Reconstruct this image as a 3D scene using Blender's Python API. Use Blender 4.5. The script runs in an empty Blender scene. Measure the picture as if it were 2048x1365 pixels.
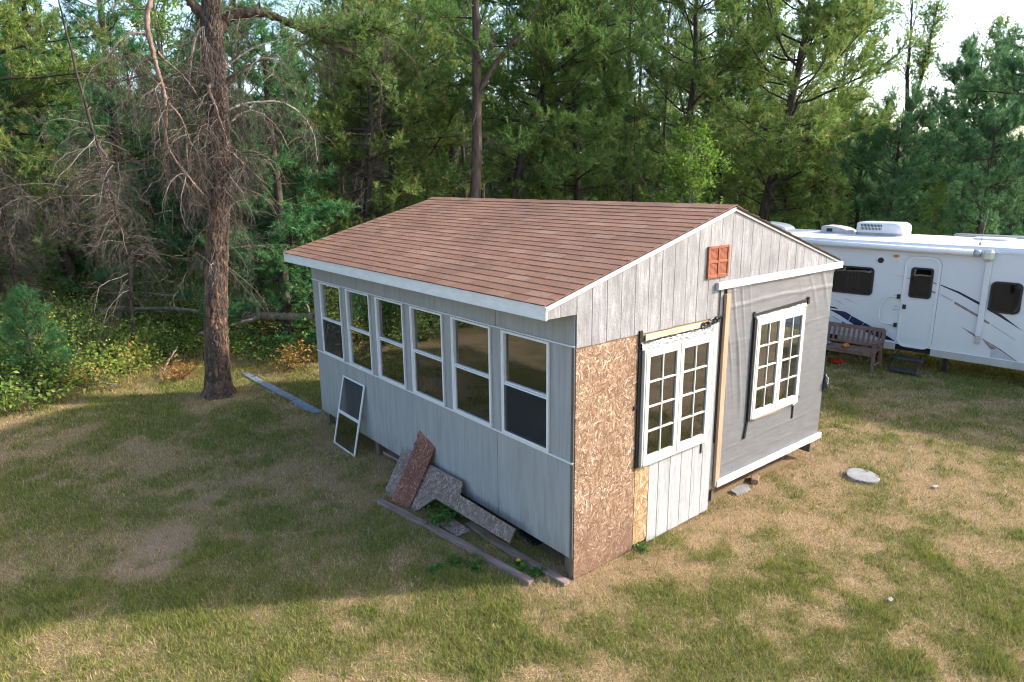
import bpy, math, random
import numpy as np
from mathutils import Vector, Matrix

# ------------------------------------------------------------------ camera, sky, sun, exposure
scene = bpy.context.scene
COL = scene.collection
CAM = np.array([-4.360, -4.463, 4.020])
cam_yaw, cam_pitch, cam_roll = 0.678, -0.2345, -0.010
fwd = np.array([math.sin(cam_yaw)*math.cos(cam_pitch), math.cos(cam_yaw)*math.cos(cam_pitch), math.sin(cam_pitch)])
rgt = np.array([math.cos(cam_yaw), -math.sin(cam_yaw), 0.0])
upv = np.cross(rgt, fwd)
cr = rgt*math.cos(cam_roll)+upv*math.sin(cam_roll)
cu = -rgt*math.sin(cam_roll)+upv*math.cos(cam_roll)
cd = bpy.data.cameras.new('camera'); co = bpy.data.objects.new('camera', cd); COL.objects.link(co)
co.matrix_world = Matrix([[cr[i], cu[i], -fwd[i], CAM[i]] for i in range(3)]+[[0, 0, 0, 1]])
cd.sensor_width = 36.0; cd.lens = 1356.1/2048*36; cd.clip_end = 3000; cd.clip_start = 0.05
scene.camera = co

SUN_EL = math.radians(28.5); SUN_AZ = math.atan2(0.85, -0.53)
sun_dir = Vector((math.sin(SUN_AZ)*math.cos(SUN_EL), math.cos(SUN_AZ)*math.cos(SUN_EL), math.sin(SUN_EL)))
world = bpy.data.worlds.new('World'); scene.world = world; world.use_nodes = True
wn = world.node_tree
sky = wn.nodes.new('ShaderNodeTexSky'); sky.sky_type = 'NISHITA'; sky.sun_disc = False
sky.sun_elevation = SUN_EL; sky.sun_rotation = SUN_AZ
sky.air_density = 1.0; sky.dust_density = 2.2; sky.ozone_density = 1.0
bg = wn.nodes['Background']; bg.inputs['Strength'].default_value = 0.15
wn.links.new(sky.outputs[0], bg.inputs['Color'])
sd = bpy.data.lights.new('sun', 'SUN'); sd.energy = 2.35; sd.angle = math.radians(1.6); sd.color = (1.0, 0.94, 0.86)
so = bpy.data.objects.new('sun', sd); COL.objects.link(so)
so.rotation_euler = sun_dir.to_track_quat('Z', 'Y').to_euler()
scene.view_settings.view_transform = 'Standard'; scene.view_settings.look = 'None'
scene.view_settings.exposure = 1.63; scene.view_settings.gamma = 1.0
scene.cycles.use_denoising = True; scene.cycles.filter_width = 1.1
scene.cycles.max_bounces = 8; scene.cycles.diffuse_bounces = 5; scene.cycles.glossy_bounces = 3; scene.cycles.transparent_max_bounces = 12
scene.cycles.use_adaptive_sampling = True; scene.cycles.adaptive_threshold = 0.03
scene.cycles.caustics_reflective = False; scene.cycles.caustics_refractive = False

# ------------------------------------------------------------------ helpers
def np_mesh(name, V, faces, smooth=False, tone=None, attrs=None):
    """V (n,3); faces: list of int arrays (m,k)."""
    me = bpy.data.meshes.new(name)
    V = np.ascontiguousarray(V, dtype=np.float32)
    fl = [np.ascontiguousarray(f, dtype=np.int32) for f in faces if len(f)]
    me.vertices.add(len(V)); me.vertices.foreach_set('co', V.ravel())
    loops = np.concatenate([f.ravel() for f in fl])
    tot = np.concatenate([np.full(len(f), f.shape[1], np.int32) for f in fl])
    start = np.concatenate([[0], np.cumsum(tot)[:-1]]).astype(np.int32)
    me.loops.add(len(loops)); me.loops.foreach_set('vertex_index', loops)
    me.polygons.add(len(tot)); me.polygons.foreach_set('loop_start', start)
    me.polygons.foreach_set('use_smooth', np.full(len(tot), bool(smooth)))
    if tone is not None:
        a = me.attributes.new('tone', 'FLOAT', 'FACE'); a.data.foreach_set('value', np.ascontiguousarray(tone, np.float32))
    for k, v in (attrs or {}).items():
        a = me.attributes.new(k, 'FLOAT', 'POINT'); a.data.foreach_set('value', np.ascontiguousarray(v, np.float32))
    me.update(calc_edges=True)
    return me

class MB:
    """collects polygons into ONE mesh"""
    def __init__(s): s.V = []; s.F = {}; s.n = 0
    def add(s, V, F):
        V = np.asarray(V, float)
        for f in F: s.F.setdefault(len(f), []).append([i+s.n for i in f])
        s.V.append(V); s.n += len(V); return s
    def addnp(s, V, Fa):
        s.V.append(np.asarray(V, float))
        for f in Fa:
            f = np.asarray(f)
            if len(f): s.F.setdefault(f.shape[1], []).extend((f+s.n).tolist())
        s.n += len(V); return s
    def box(s, x0, x1, y0, y1, z0, z1, b=0.0):
        if x0 > x1: x0, x1 = x1, x0
        if y0 > y1: y0, y1 = y1, y0
        if z0 > z1: z0, z1 = z1, z0
        b = min(b, (x1-x0)*.45, (y1-y0)*.45, (z1-z0)*.45)
        if b <= 0:
            V = [(x, y, z) for x in (x0, x1) for y in (y0, y1) for z in (z0, z1)]
            return s.add(V, [(0,1,3,2),(4,6,7,5),(0,4,5,1),(2,3,7,6),(0,2,6,4),(1,5,7,3)])
        lo = (x0, y0, z0); hi = (x1, y1, z1); V = []; idx = {}
        for cx in (0, 1):
            for cy in (0, 1):
                for cz in (0, 1):
                    c = (cx, cy, cz)
                    for ax in range(3):
                        p = []
                        for a in range(3):
                            e = hi[a] if c[a] else lo[a]
                            if a != ax: e += -b if c[a] else b
                            p.append(e)
                        idx[(c, ax)] = len(V); V.append(p)
        F = []
        for ax in range(3):
            a1, a2 = [(1, 2), (2, 0), (0, 1)][ax]
            for sd_ in (0, 1):
                q = []
                for (u_, v_) in ((0,0),(1,0),(1,1),(0,1)):
                    c = [0,0,0]; c[ax] = sd_; c[a1] = u_; c[a2] = v_; q.append(idx[(tuple(c), ax)])
                F.append(q if sd_ else q[::-1])
        for ax in range(3):
            a1, a2 = [(1, 2), (2, 0), (0, 1)][ax]
            for u_ in (0, 1):
                for v_ in (0, 1):
                    c0 = [0,0,0]; c0[a1] = u_; c0[a2] = v_; c1 = list(c0); c1[ax] = 1
                    c0 = tuple(c0); c1 = tuple(c1)
                    q = [idx[(c0, a1)], idx[(c1, a1)], idx[(c1, a2)], idx[(c0, a2)]]
                    F.append(q if (u_ != v_) else q[::-1])
        for c in [(i, j, k) for i in (0,1) for j in (0,1) for k in (0,1)]:
            t = [idx[(c, 0)], idx[(c, 1)], idx[(c, 2)]]
            F.append(t if (sum(c) % 2) else t[::-1])
        return s.add(V, F)
    def prism(s, poly, a0, a1, axis='y'):
        """poly: (u,v) outline, extruded along axis from a0 to a1. y: u->x v->z ; x: u->y v->z ; z: u->x v->y"""
        n = len(poly); V = []
        for a in (a0, a1):
            for (u_, v_) in poly:
                V.append({'y': (u_, a, v_), 'x': (a, u_, v_), 'z': (u_, v_, a)}[axis])
        F = [tuple(range(n)), tuple(range(2*n-1, n-1, -1))]
        for i in range(n):
            j = (i+1) % n; F.append((i, n+i, n+j, j))
        return s.add(V, F)
    def tube(s, pts, rad, n=8, caps=True):
        V, F = tubes(np.array([pts], float), np.array([rad], float) if np.ndim(rad) else np.full((1, len(pts)), rad), n)
        base = s.n
        s.addnp(V, [F])
        if caps:
            k = len(pts)
            s.F.setdefault(n, []).append([base+i for i in range(n)][::-1])
            s.F.setdefault(n, []).append([base+(k-1)*n+i for i in range(n)])
        return s
    def build(s, name, mat, parent=None, smooth=False, loc=None, matrix=None):
        fl = [np.array(v) for v in s.F.values()]
        me = np_mesh(name, np.concatenate(s.V), fl, smooth)
        return obj(name, me, mat, parent, loc, matrix)

def tubes(P, R, n=4):
    """batch of tubes: P (N,k,3), R (N,k)"""
    N, k, _ = P.shape
    T = np.gradient(P, axis=1); T /= np.linalg.norm(T, axis=2, keepdims=True)+1e-9
    ref = np.where(np.abs(T[:, :1, 2:3]) > 0.8, np.array([1.0, .13, .05]), np.array([.07, .11, 1.0]))
    A = np.cross(T, ref); A /= np.linalg.norm(A, axis=2, keepdims=True)+1e-9
    B = np.cross(T, A)
    th = np.arange(n)*2*np.pi/n
    V = P[:, :, None]+R[:, :, None, None]*(A[:, :, None]*np.cos(th)[:, None]+B[:, :, None]*np.sin(th)[:, None])
    V = V.reshape(-1, 3)
    i = np.arange(N)[:, None, None]*k*n+np.arange(k-1)[None, :, None]*n
    j = np.arange(n)[None, None, :]; j2 = (j+1) % n
    F = np.stack([i+j, i+j2, i+n+j2, i+n+j], -1).reshape(-1, 4)
    return V, F

def obj(name, me, mat=None, parent=None, loc=None, matrix=None):
    o = bpy.data.objects.new(name, me); COL.objects.link(o)
    if mat is not None and len(me.materials) == 0: me.materials.append(mat)
    if parent is not None: o.parent = parent
    if matrix is not None: o.matrix_world = matrix if parent is None else o.matrix_world
    if matrix is not None and parent is not None: o.matrix_local = matrix
    if loc is not None: o.location = loc
    return o

def tag(o, label, cat, group=None, kind=None):
    o['label'] = label
    if cat: o['category'] = cat
    if group: o['group'] = group
    o['kind'] = kind or 'thing'
    return o

def thing(name, label, cat, loc=(0, 0, 0), rotz=0.0, group=None):
    o = bpy.data.objects.new(name, None); COL.objects.link(o)
    o.empty_display_size = 0.2; o.location = loc; o.rotation_euler = (0, 0, rotz)
    return tag(o, label, cat, group)

def struct(o): o['kind'] = 'structure'; return o

def frame_from(p0, px, pz):
    """matrix with origin p0, local x towards px, local z towards pz"""
    p0 = Vector(p0); x = (Vector(px)-p0).normalized(); z = (Vector(pz)-p0); z = (z-x*z.dot(x)).normalized(); y = z.cross(x)
    return Matrix([[x[i], y[i], z[i], p0[i]] for i in range(3)]+[[0, 0, 0, 1]])

_perm = np.random.default_rng(5).random(65536)
def _h(ix, iy, s): return _perm[((ix*374761393+iy*668265263+s*982451653) & 0x7fffffff) % 65536]
def vnoise(x, y, s=0):
    xi = np.floor(x).astype(np.int64); yi = np.floor(y).astype(np.int64); fx = x-xi; fy = y-yi
    fx = fx*fx*(3-2*fx); fy = fy*fy*(3-2*fy)
    a = _h(xi, yi, s); b = _h(xi+1, yi, s); c = _h(xi, yi+1, s); d = _h(xi+1, yi+1, s)
    return (a*(1-fx)+b*fx)*(1-fy)+(c*(1-fx)+d*fx)*fy
def fbm(x, y, s=0, o=4):
    r = 0; a = .5; t = 0
    for i in range(o):
        r = r+a*vnoise(x*2**i, y*2**i, s+i*17); t += a; a *= .55
    return r/t
def sstep(a, b, x): t = np.clip((x-a)/(b-a), 0, 1); return t*t*(3-2*t)

# ------------------------------------------------------------------ material helpers
class NM:
    def __init__(s, name, rough=0.7, spec=0.3):
        s.m = bpy.data.materials.new(name); s.m.use_nodes = True; s.t = s.m.node_tree
        s.b = s.t.nodes['Principled BSDF']; s.out = s.t.nodes['Material Output']
        s.b.inputs['Roughness'].default_value = rough; s.b.inputs['Specular IOR Level'].default_value = spec
    def n(s, typ, **kw):
        nd = s.t.nodes.new(typ)
        for k, v in kw.items(): setattr(nd, k, v)
        return nd
    def L(s, a, b): s.t.links.new(a, b)
    def coord(s, scale=(1, 1, 1), rot=(0, 0, 0), loc=(0, 0, 0), src='Object'):
        tc = s.n('ShaderNodeTexCoord'); v = tc.outputs[src]
        if any(rot):
            m0 = s.n('ShaderNodeMapping'); m0.inputs['Rotation'].default_value = rot; s.L(v, m0.inputs[0]); v = m0.outputs[0]
        mp = s.n('ShaderNodeMapping'); mp.inputs['Scale'].default_value = scale; mp.inputs['Location'].default_value = loc
        s.L(v, mp.inputs[0]); return mp.outputs[0]
    def noise(s, vec, scale=5, detail=4, rough=.55, dist=0):
        nd = s.n('ShaderNodeTexNoise'); nd.inputs['Scale'].default_value = scale; nd.inputs['Detail'].default_value = detail
        nd.inputs['Roughness'].default_value = rough; nd.inputs['Distortion'].default_value = dist
        if vec is not None: s.L(vec, nd.inputs['Vector'])
        return nd.outputs['Fac']
    def voro(s, vec, scale=5, out='Color', feature='F1', rnd=1.0):
        nd = s.n('ShaderNodeTexVoronoi', feature=feature); nd.inputs['Scale'].default_value = scale
        nd.inputs['Randomness'].default_value = rnd
        s.L(vec, nd.inputs['Vector']); return nd.outputs[out]
    def ramp(s, fac, stops, interp='LINEAR'):
        nd = s.n('ShaderNodeValToRGB'); cr_ = nd.color_ramp; cr_.interpolation = interp
        while len(cr_.elements) < len(stops): cr_.elements.new(.5)
        for e, (p, c) in zip(cr_.elements, stops):
            e.position = p; e.color = (c[0], c[1], c[2], 1) if not np.isscalar(c) else (c, c, c, 1)
        s.L(fac, nd.inputs[0]); return nd.outputs[0]
    def mix(s, fac, a, b, blend='MIX'):
        nd = s.n('ShaderNodeMix', data_type='RGBA', blend_type=blend)
        for sk, v in ((nd.inputs[0], fac), (nd.inputs[6], a), (nd.inputs[7], b)):
            if hasattr(v, 'node'): s.L(v, sk)
            else: sk.default_value = (v if np.isscalar(v) else (v[0], v[1], v[2], 1))
        return nd.outputs[2]
    def math(s, op, a, b=0.5):
        nd = s.n('ShaderNodeMath', operation=op)
        for sk, v in ((nd.inputs[0], a), (nd.inputs[1], b)):
            if hasattr(v, 'node'): s.L(v, sk)
            else: sk.default_value = v
        return nd.outputs[0]
    def bump(s, h, strength=.3, dist=.01):
        nd = s.n('ShaderNodeBump'); nd.inputs['Strength'].default_value = strength; nd.inputs['Distance'].default_value = dist
        s.L(h, nd.inputs['Height']); s.L(nd.outputs[0], s.b.inputs['Normal']); return nd.outputs[0]
    def color(s, c):
        if hasattr(c, 'node'): s.L(c, s.b.inputs['Base Color'])
        else: s.b.inputs['Base Color'].default_value = (c[0], c[1], c[2], 1)
        return s
    def rnd(s): return s.n('ShaderNodeObjectInfo').outputs['Random']
    def attr(s, name): return s.n('ShaderNodeAttribute', attribute_name=name).outputs['Fac']

def simple(name, c, rough=.6, spec=.3, var=.12, scale=6, metal=0):
    k = NM(name, rough, spec)
    f = k.noise(k.coord(), scale, 5)
    k.color(k.ramp(f, [(.3, [v*(1-var) for v in c]), (.7, [min(1, v*(1+var)) for v in c])])); k.b.inputs['Metallic'].default_value = metal
    return k.m

MAT = {}
def build_materials():
    # grey painted siding of the window wall
    k = NM('grey_painted_siding', .65, .25); v = k.coord((6, 6, .5)); f = k.noise(v, 3, 5); v2 = k.coord((1, 1, 1)); g = k.noise(v2, 2.2, 5)
    fine = k.noise(k.coord((70, 70, 2)), 1.0, 3)
    c = k.ramp(f, [(.22, (.265, .27, .27)), (.5, (.335, .34, .343)), (.8, (.385, .39, .393))])
    c = k.mix(k.math('MULTIPLY', k.ramp(g, [(.45, 0), (.75, 1)]), .35), c, (.30, .315, .315))
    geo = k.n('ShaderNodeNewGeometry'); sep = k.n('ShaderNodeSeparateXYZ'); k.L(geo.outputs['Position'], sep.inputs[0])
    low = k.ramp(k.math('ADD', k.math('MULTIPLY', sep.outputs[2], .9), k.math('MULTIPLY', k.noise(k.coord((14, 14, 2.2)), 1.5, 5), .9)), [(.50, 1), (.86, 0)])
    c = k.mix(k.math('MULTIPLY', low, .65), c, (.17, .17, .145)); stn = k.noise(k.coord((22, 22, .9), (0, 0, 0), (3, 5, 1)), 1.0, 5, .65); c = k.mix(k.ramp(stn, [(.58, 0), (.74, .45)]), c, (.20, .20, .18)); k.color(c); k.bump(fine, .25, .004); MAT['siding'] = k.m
    # weathered white gable siding
    k = NM('weathered_white_siding', .8, .15)
    a = k.noise(k.coord((9, 9, 1.1)), 2.2, 6, .65); b = k.noise(k.coord((28, 28, 4.5)), 2.0, 6, .7); d = k.noise(k.coord((1.1, 1.1, .8)), 1.6, 3)
    mixf = k.math('ADD', k.math('MULTIPLY', a, .5), k.math('ADD', k.math('MULTIPLY', b, .45), k.math('MULTIPLY', d, .45)))
    c = k.ramp(mixf, [(.50, (.50, .495, .505)), (.60, (.42, .415, .425)), (.70, (.29, .283, .287)), (.84, (.17, .163, .162))])
    sp = k.noise(k.coord((60, 60, 24)), 2, 4, .7); c = k.mix(k.ramp(sp, [(.46, 0), (.62, .55)]), c, (.15, .142, .141)); sp2 = k.noise(k.coord((60, 60, 30), (0, 0, 0), (4, 7, 2)), 2, 4, .7); c = k.mix(k.ramp(sp2, [(.54, 0), (.68, .4)]), c, (.60, .60, .61))
    r_ = k.rnd(); c = k.mix(k.math('MULTIPLY', r_, .35), c, (.30, .288, .29)); k.color(c); k.bump(b, .35, .004); MAT['gable'] = k.m
    # lower white siding, cleaner
    k = NM('whitewashed_siding', .75, .2); a = k.noise(k.coord((10, 10, .8)), 2.0, 6, .65); b = k.noise(k.coord((30, 30, 5)), 2, 5)
    c = k.ramp(k.math('ADD', k.math('MULTIPLY', a, .6), k.math('MULTIPLY', b, .4)), [(.36, (.44, .445, .455)), (.52, (.36, .362, .37)), (.66, (.26, .256, .255)), (.8, (.15, .145, .14))])
    k.color(c); k.bump(b, .3, .004); MAT['lowsiding'] = k.m
    k = NM('groove_backing', .9, .1); k.color((.10, .09, .085)); MAT['backing'] = k.m
    # white paint trims
    k = NM('white_trim_paint', .5, .35); a = k.noise(k.coord((2, 2, 8)), 3, 6, .65); b = k.noise(k.coord((9, 2.5, 30)), 2, 5, .7)
    c = k.ramp(a, [(.35, (.78, .785, .785)), (.7, (.68, .685, .685))]); c = k.mix(k.ramp(b, [(.60, 0), (.78, .6)]), c, (.36, .34, .31)); k.color(c); MAT['trim'] = k.m
    k = NM('peeling_white_board', .7, .2); a = k.noise(k.coord((2.2, 9, 26)), 3, 6, .7); b = k.noise(k.coord((30, 30, 30)), 1, 3)
    c = k.ramp(a, [(.30, (.66, .65, .655)), (.52, (.58, .565, .57)), (.62, (.40, .34, .34)), (.8, (.26, .20, .195))]); k.color(c); k.bump(a, .5, .006); MAT['peel'] = k.m
    k = NM('aluminium_white', .35, .4); k.color(k.ramp(k.noise(k.coord((3, 3, 3)), 4, 3), [(.3, (.74, .75, .76)), (.75, (.66, .67, .68))])); MAT['alu'] = k.m
    k = NM('cream_window_paint', .45, .35); a = k.noise(k.coord((20, 20, 4)), 2, 5); k.color(k.ramp(a, [(.3, (.60, .585, .545)), (.7, (.50, .485, .445))])); MAT['cream'] = k.m
    # OSB
    def osb(name, cols, pale, sc=1.0, bottom_tone=None, palef=.90):
        k = NM(name, .75, .2); cur = None
        for i, ang in enumerate((.2, 1.0, -.55, 1.55, -1.15)):
            nd = k.n('ShaderNodeTexVoronoi', feature='F1'); nd.inputs['Scale'].default_value = 1.0
            k.L(k.coord((13*sc, .01, 58*sc), (0, ang, 0), (3.7*i, 0, 1.9*i)), nd.inputs['Vector'])
            sp = k.n('ShaderNodeSeparateColor'); k.L(nd.outputs['Color'], sp.inputs[0]); pr, sh = sp.outputs[0], sp.outputs[1]
            edge = k.math('MULTIPLY', nd.outputs['Distance'], .35); sh = k.math('SUBTRACT', sh, edge)
            if cur is None: cur = (pr, sh)
            else:
                gt = k.math('GREATER_THAN', pr, cur[0]); mx = k.math('MAXIMUM', pr, cur[0])
                m1 = k.n('ShaderNodeMix', data_type='FLOAT'); k.L(gt, m1.inputs[0]); k.L(cur[1], m1.inputs[2]); k.L(sh, m1.inputs[3]); cur = (mx, m1.outputs[0])
        grain = k.noise(k.coord((30, 1, 120), (0, .5, 0)), 1.0, 3)
        v = k.math('ADD', cur[1], k.math('MULTIPLY', k.math('SUBTRACT', grain, .5), .35))
        c = k.ramp(v, cols+[(palef, pale), (1, pale)])
        big = k.noise(k.coord((1, 1, 1)), 1.8, 4); c = k.mix(k.ramp(big, [(.4, 0), (.75, .4)]), c, cols[0][1])
        if bottom_tone is not None:
            sp = k.n('ShaderNodeSeparateXYZ'); k.L(k.coord(), sp.inputs[0])
            zz = k.math('ADD', sp.outputs[2], k.math('MULTIPLY', k.noise(k.coord((6, 1, 2)), 1.2, 4), .5))
            c = k.mix(k.ramp(zz, [(.25, .75), (1.15, .12)]), c, bottom_tone)  # colour darkens gradually towards the bottom edge
        k.color(c); k.bump(v, .6, .006); return k.m
    MAT['osb'] = osb('strand_board', [(.0, (.17, .10, .063)), (.25, (.29, .182, .115)), (.5, (.36, .24, .158)), (.72, (.43, .305, .21))], (.64, .52, .41), 1.12, (.15, .085, .058))
    MAT['osb_new'] = osb('strand_board_fresh', [(0, (.27, .155, .075)), (.4, (.43, .29, .155)), (.75, (.50, .37, .235))], (.62, .50, .36))
    MAT['osb_grey'] = osb('strand_board_weathered', [(0, (.15, .11, .095)), (.35, (.23, .175, .155)), (.6, (.29, .225, .20)), (.8, (.34, .275, .25))], (.42, .365, .345), 1.1)
    MAT['osb_red'] = osb('strand_board_red', [(0, (.13, .055, .042)), (.35, (.20, .088, .066)), (.6, (.25, .115, .087)), (.8, (.30, .155, .118))], (.40, .27, .20), 1.1)
    # shingles
    k = NM('red_brown_shingle', .9, .12); r_ = k.rnd(); isl = k.n('ShaderNodeNewGeometry').outputs['Random Per Island']
    rr = k.math('FRACT', k.math('ADD', k.math('MULTIPLY', r_, 7.31), isl)); gcoord = k.coord((1, 1, 1), src='Object')
    gra = k.noise(gcoord, 260, 2, .8); pat = k.noise(k.coord((1, 1, 1), src='Generated'), 2.5, 3)
    c = k.ramp(rr, [(0, (.25, .130, .084)), (.25, (.282, .148, .095)), (.55, (.295, .158, .102)), (.85, (.315, .175, .115)), (1, (.36, .215, .15))])
    geo = k.n('ShaderNodeNewGeometry'); wpos = geo.outputs['Position']; wp = k.n('ShaderNodeTexNoise'); wp.inputs['Scale'].default_value = .9; wp.inputs['Detail'].default_value = 5; k.L(wpos, wp.inputs['Vector'])
    c = k.mix(k.ramp(wp.outputs['Fac'], [(.42, 0), (.68, .42)]), c, (.155, .092, .072))
    c = k.mix(k.ramp(gra, [(.32, .55), (.5, 0)]), c, (.075, .045, .036)); c = k.mix(k.ramp(gra, [(.55, 0), (.72, .5)]), c, (.40, .24, .18))
    k.color(c); k.bump(gra, .6, .003); MAT['shingle'] = k.m
    k = NM('asphalt_edge', .95, .1); k.color((.035, .028, .026)); MAT['felt'] = k.m
    # tarp
    k = NM('silver_tarp', .42, .45); w1 = k.n('ShaderNodeTexWave', wave_type='BANDS', bands_direction='Z'); w1.inputs['Scale'].default_value = 16; w1.inputs['Distortion'].default_value = 1.2; w1.inputs['Detail'].default_value = 2; k.L(k.coord(), w1.inputs['Vector'])
    a = k.noise(k.coord((1.2, 1, 5)), 3, 6, .6); b = k.noise(k.coord((60, 60, 60)), 2, 3)
    c = k.ramp(a, [(.3, (.15, .153, .163)), (.7, (.195, .199, .21))]); c = k.mix(k.ramp(w1.outputs['Fac'], [(.90, 0), (1, .10)]), c, (.34, .35, .37)); k.color(c)
    k.b.inputs['Metallic'].default_value = .12
    hb = k.math('ADD', k.math('MULTIPLY', a, .45), k.math('MULTIPLY', b, .08)); k.bump(hb, .5, .02); MAT['tarp'] = k.m
    k = NM('black_tape_or_shadow', .45, .4); k.color((.012, .012, .013)); MAT['black'] = k.m
    k = NM('silver_tape', .35, .5); a = k.noise(k.coord((8, 30, 30)), 3, 5); k.color(k.ramp(a, [(.35, (.18, .18, .19)), (.6, (.62, .62, .63))])); k.b.inputs['Metallic'].default_value = .3; MAT['silver'] = k.m
    # wood
    def wood(name, c0, c1, c2, gscale=(40, 40, 2.0), rough=.75):
        k = NM(name, rough, .2); a = k.noise(k.coord(gscale), 1.0, 6, .65, .6); b = k.noise(k.coord((3, 3, 3)), 1.5, 4)
        c = k.ramp(a, [(.3, c0), (.52, c1), (.75, c2)]); c = k.mix(k.ramp(b, [(.5, 0), (.8, .4)]), c, c0); k.color(c); k.bump(a, .4, .004); return k.m
    MAT['lumber'] = wood('fresh_lumber', (.33, .205, .125), (.43, .295, .20), (.50, .38, .285))
    MAT['rawwood'] = wood('raw_header_wood', (.50, .36, .20), (.66, .52, .33), (.74, .62, .44), (2, 30, 40))
    MAT['oldwood'] = wood('weathered_lumber', (.13, .09, .08), (.25, .19, .17), (.36, .29, .27), (40, 40, 2.2))
    MAT['oldwood_x'] = wood('weathered_lumber_flat', (.13, .085, .075), (.26, .185, .17), (.37, .29, .27), (2.2, 40, 40))
    MAT['post'] = wood('foundation_post', (.075, .06, .045), (.15, .12, .09), (.22, .18, .14))
    MAT['stud'] = wood('interior_stud', (.30, .17, .07), (.48, .28, .12), (.56, .36, .18))
    MAT['inner'] = wood('interior_board', (.25, .165, .095), (.40, .27, .16), (.50, .36, .23), (3, 3, 24))
    MAT['floorboard'] = wood('floor_board', (.13, .10, .08), (.22, .17, .13), (.29, .23, .18), (30, 2, 30))
    MAT['bench'] = wood('bench_wood', (.12, .072, .056), (.19, .12, .095), (.25, .165, .13), (8, 8, 8))
    MAT['vent'] = wood('red_brown_vent_paint', (.22, .065, .03), (.31, .10, .05), (.36, .13, .07), (20, 20, 20), .5)
    # glass
    def glass(name, tint, refl=1.0, dust_lift=.06):
        k = NM(name); t = k.t; t.nodes.remove(k.b)
        tr = k.n('ShaderNodeBsdfTransparent'); tr.inputs[0].default_value = (*tint, 1)
        gl = k.n('ShaderNodeBsdfGlossy'); gl.inputs['Roughness'].default_value = .015; gl.inputs[0].default_value = (.95, .97, 1, 1)
        fr = k.n('ShaderNodeFresnel'); fr.inputs[0].default_value = 1.52
        bm = k.n('ShaderNodeBump'); bm.inputs['Strength'].default_value = .04; bm.inputs['Distance'].default_value = .02; k.L(k.noise(k.coord((1, 1, 1)), 2.2, 2), bm.inputs['Height']); k.L(bm.outputs[0], gl.inputs['Normal'])
        f2 = k.math('MULTIPLY', fr.outputs[0], 2.2*refl); m1 = k.n('ShaderNodeMixShader'); k.L(f2, m1.inputs[0]); k.L(tr.outputs[0], m1.inputs[1]); k.L(gl.outputs[0], m1.inputs[2])
        df = k.n('ShaderNodeBsdfDiffuse'); df.inputs[0].default_value = (.48, .41, .30, 1); m2 = k.n('ShaderNodeMixShader')
        dn = k.math('MULTIPLY', k.ramp(k.noise(k.coord((1, 1, 1)), 5, 5, .6), [(.40, .15), (.62, .5), (.75, 1.6)]), dust_lift); k.L(dn, m2.inputs[0]); k.L(m1.outputs[0], m2.inputs[1]); k.L(df.outputs[0], m2.inputs[2])  # tan dust film whose colour also paints the panes' missing brightness
        k.L(m2.outputs[0], k.out.inputs[0]); return k.m
    MAT['glass'] = glass('window_glass', (.96, .96, .94), 1.45, .028)
    MAT['glass_dark'] = glass('tinted_vehicle_glass', (.30, .31, .32), .35, .015)
    k = NM('insect_screen'); k.t.nodes.remove(k.b); tr = k.n('ShaderNodeBsdfTransparent'); df = k.n('ShaderNodeBsdfDiffuse'); df.inputs[0].default_value = (.05, .053, .057, 1)
    ms = k.n('ShaderNodeMixShader'); ms.inputs[0].default_value = .42; k.L(tr.outputs[0], ms.inputs[1]); k.L(df.outputs[0], ms.inputs[2]); k.L(ms.outputs[0], k.out.inputs[0]); MAT['screen'] = k.m
    # vehicle
    k = NM('white_gelcoat', .25, .5); a = k.noise(k.coord((1, 1, .6)), 1.5, 4); k.color(k.ramp(a, [(.3, (.70, .715, .73)), (.7, (.66, .675, .69))])); MAT['gel'] = k.m
    k = NM('roof_membrane', .7, .2); a = k.noise(k.coord((1, 1, 1)), 1.3, 6, .65); k.color(k.ramp(a, [(.35, (.76, .745, .745)), (.62, (.68, .66, .655)), (.85, (.55, .52, .51))])); MAT['rvroof'] = k.m
    MAT['skirt'] = simple('grey_skirt', (.46, .45, .43), .5, .3, .08, 3)
    MAT['navy'] = simple('navy_decal', (.012, .022, .075), .35, .4, .15, 3)
    MAT['taupe'] = simple('taupe_decal', (.25, .20, .19), .4, .4, .35, 14)
    MAT['palegrey'] = simple('pale_grey_decal', (.46, .46, .50), .4, .4, .2, 5)
    MAT['rubber'] = simple('black_rubber', (.018, .019, .02), .5, .4, .2, 8)
    MAT['underbody'] = simple('dark_underbody', (.03, .03, .03), .9, .1, .2, 3)
    MAT['greyplastic'] = simple('grey_plastic', (.45, .44, .46), .5, .3, .15, 8)
    MAT['whiteplastic'] = simple('white_plastic', (.74, .74, .735), .35, .4, .05, 5)
    MAT['creamplastic'] = simple('cream_plastic', (.66, .63, .52), .4, .4, .08, 5)
    MAT['darkmetal'] = simple('dark_step_metal', (.045, .05, .06), .5, .4, .25, 12)
    MAT['steel'] = simple('grey_steel', (.35, .36, .37), .4, .5, .15, 12, .6)
    k = NM('amber_lens', .2, .5); k.color((.55, .17, .03)); MAT['amber'] = k.m
    MAT['curtain'] = simple('tan_curtain', (.42, .29, .15), .9, .1, .2, 12)
    MAT['bluegrey'] = simple('blue_grey_slab', (.19, .25, .33), .6, .3, .3, 7)
    MAT['redcloth'] = simple('red_cloth', (.42, .035, .02), .8, .2, .2, 9)
    MAT['cushion'] = simple('grey_bundle', (.20, .185, .18), .9, .1, .5, 16)
    MAT['orange'] = simple('orange_fabric', (.50, .17, .04), .8, .2, .2, 9)
    MAT['darkbag'] = simple('dark_green_bag', (.02, .03, .028), .4, .5, .4, 14)
    MAT['brick'] = simple('worn_brick', (.30, .20, .14), .9, .1, .3, 14)
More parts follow.
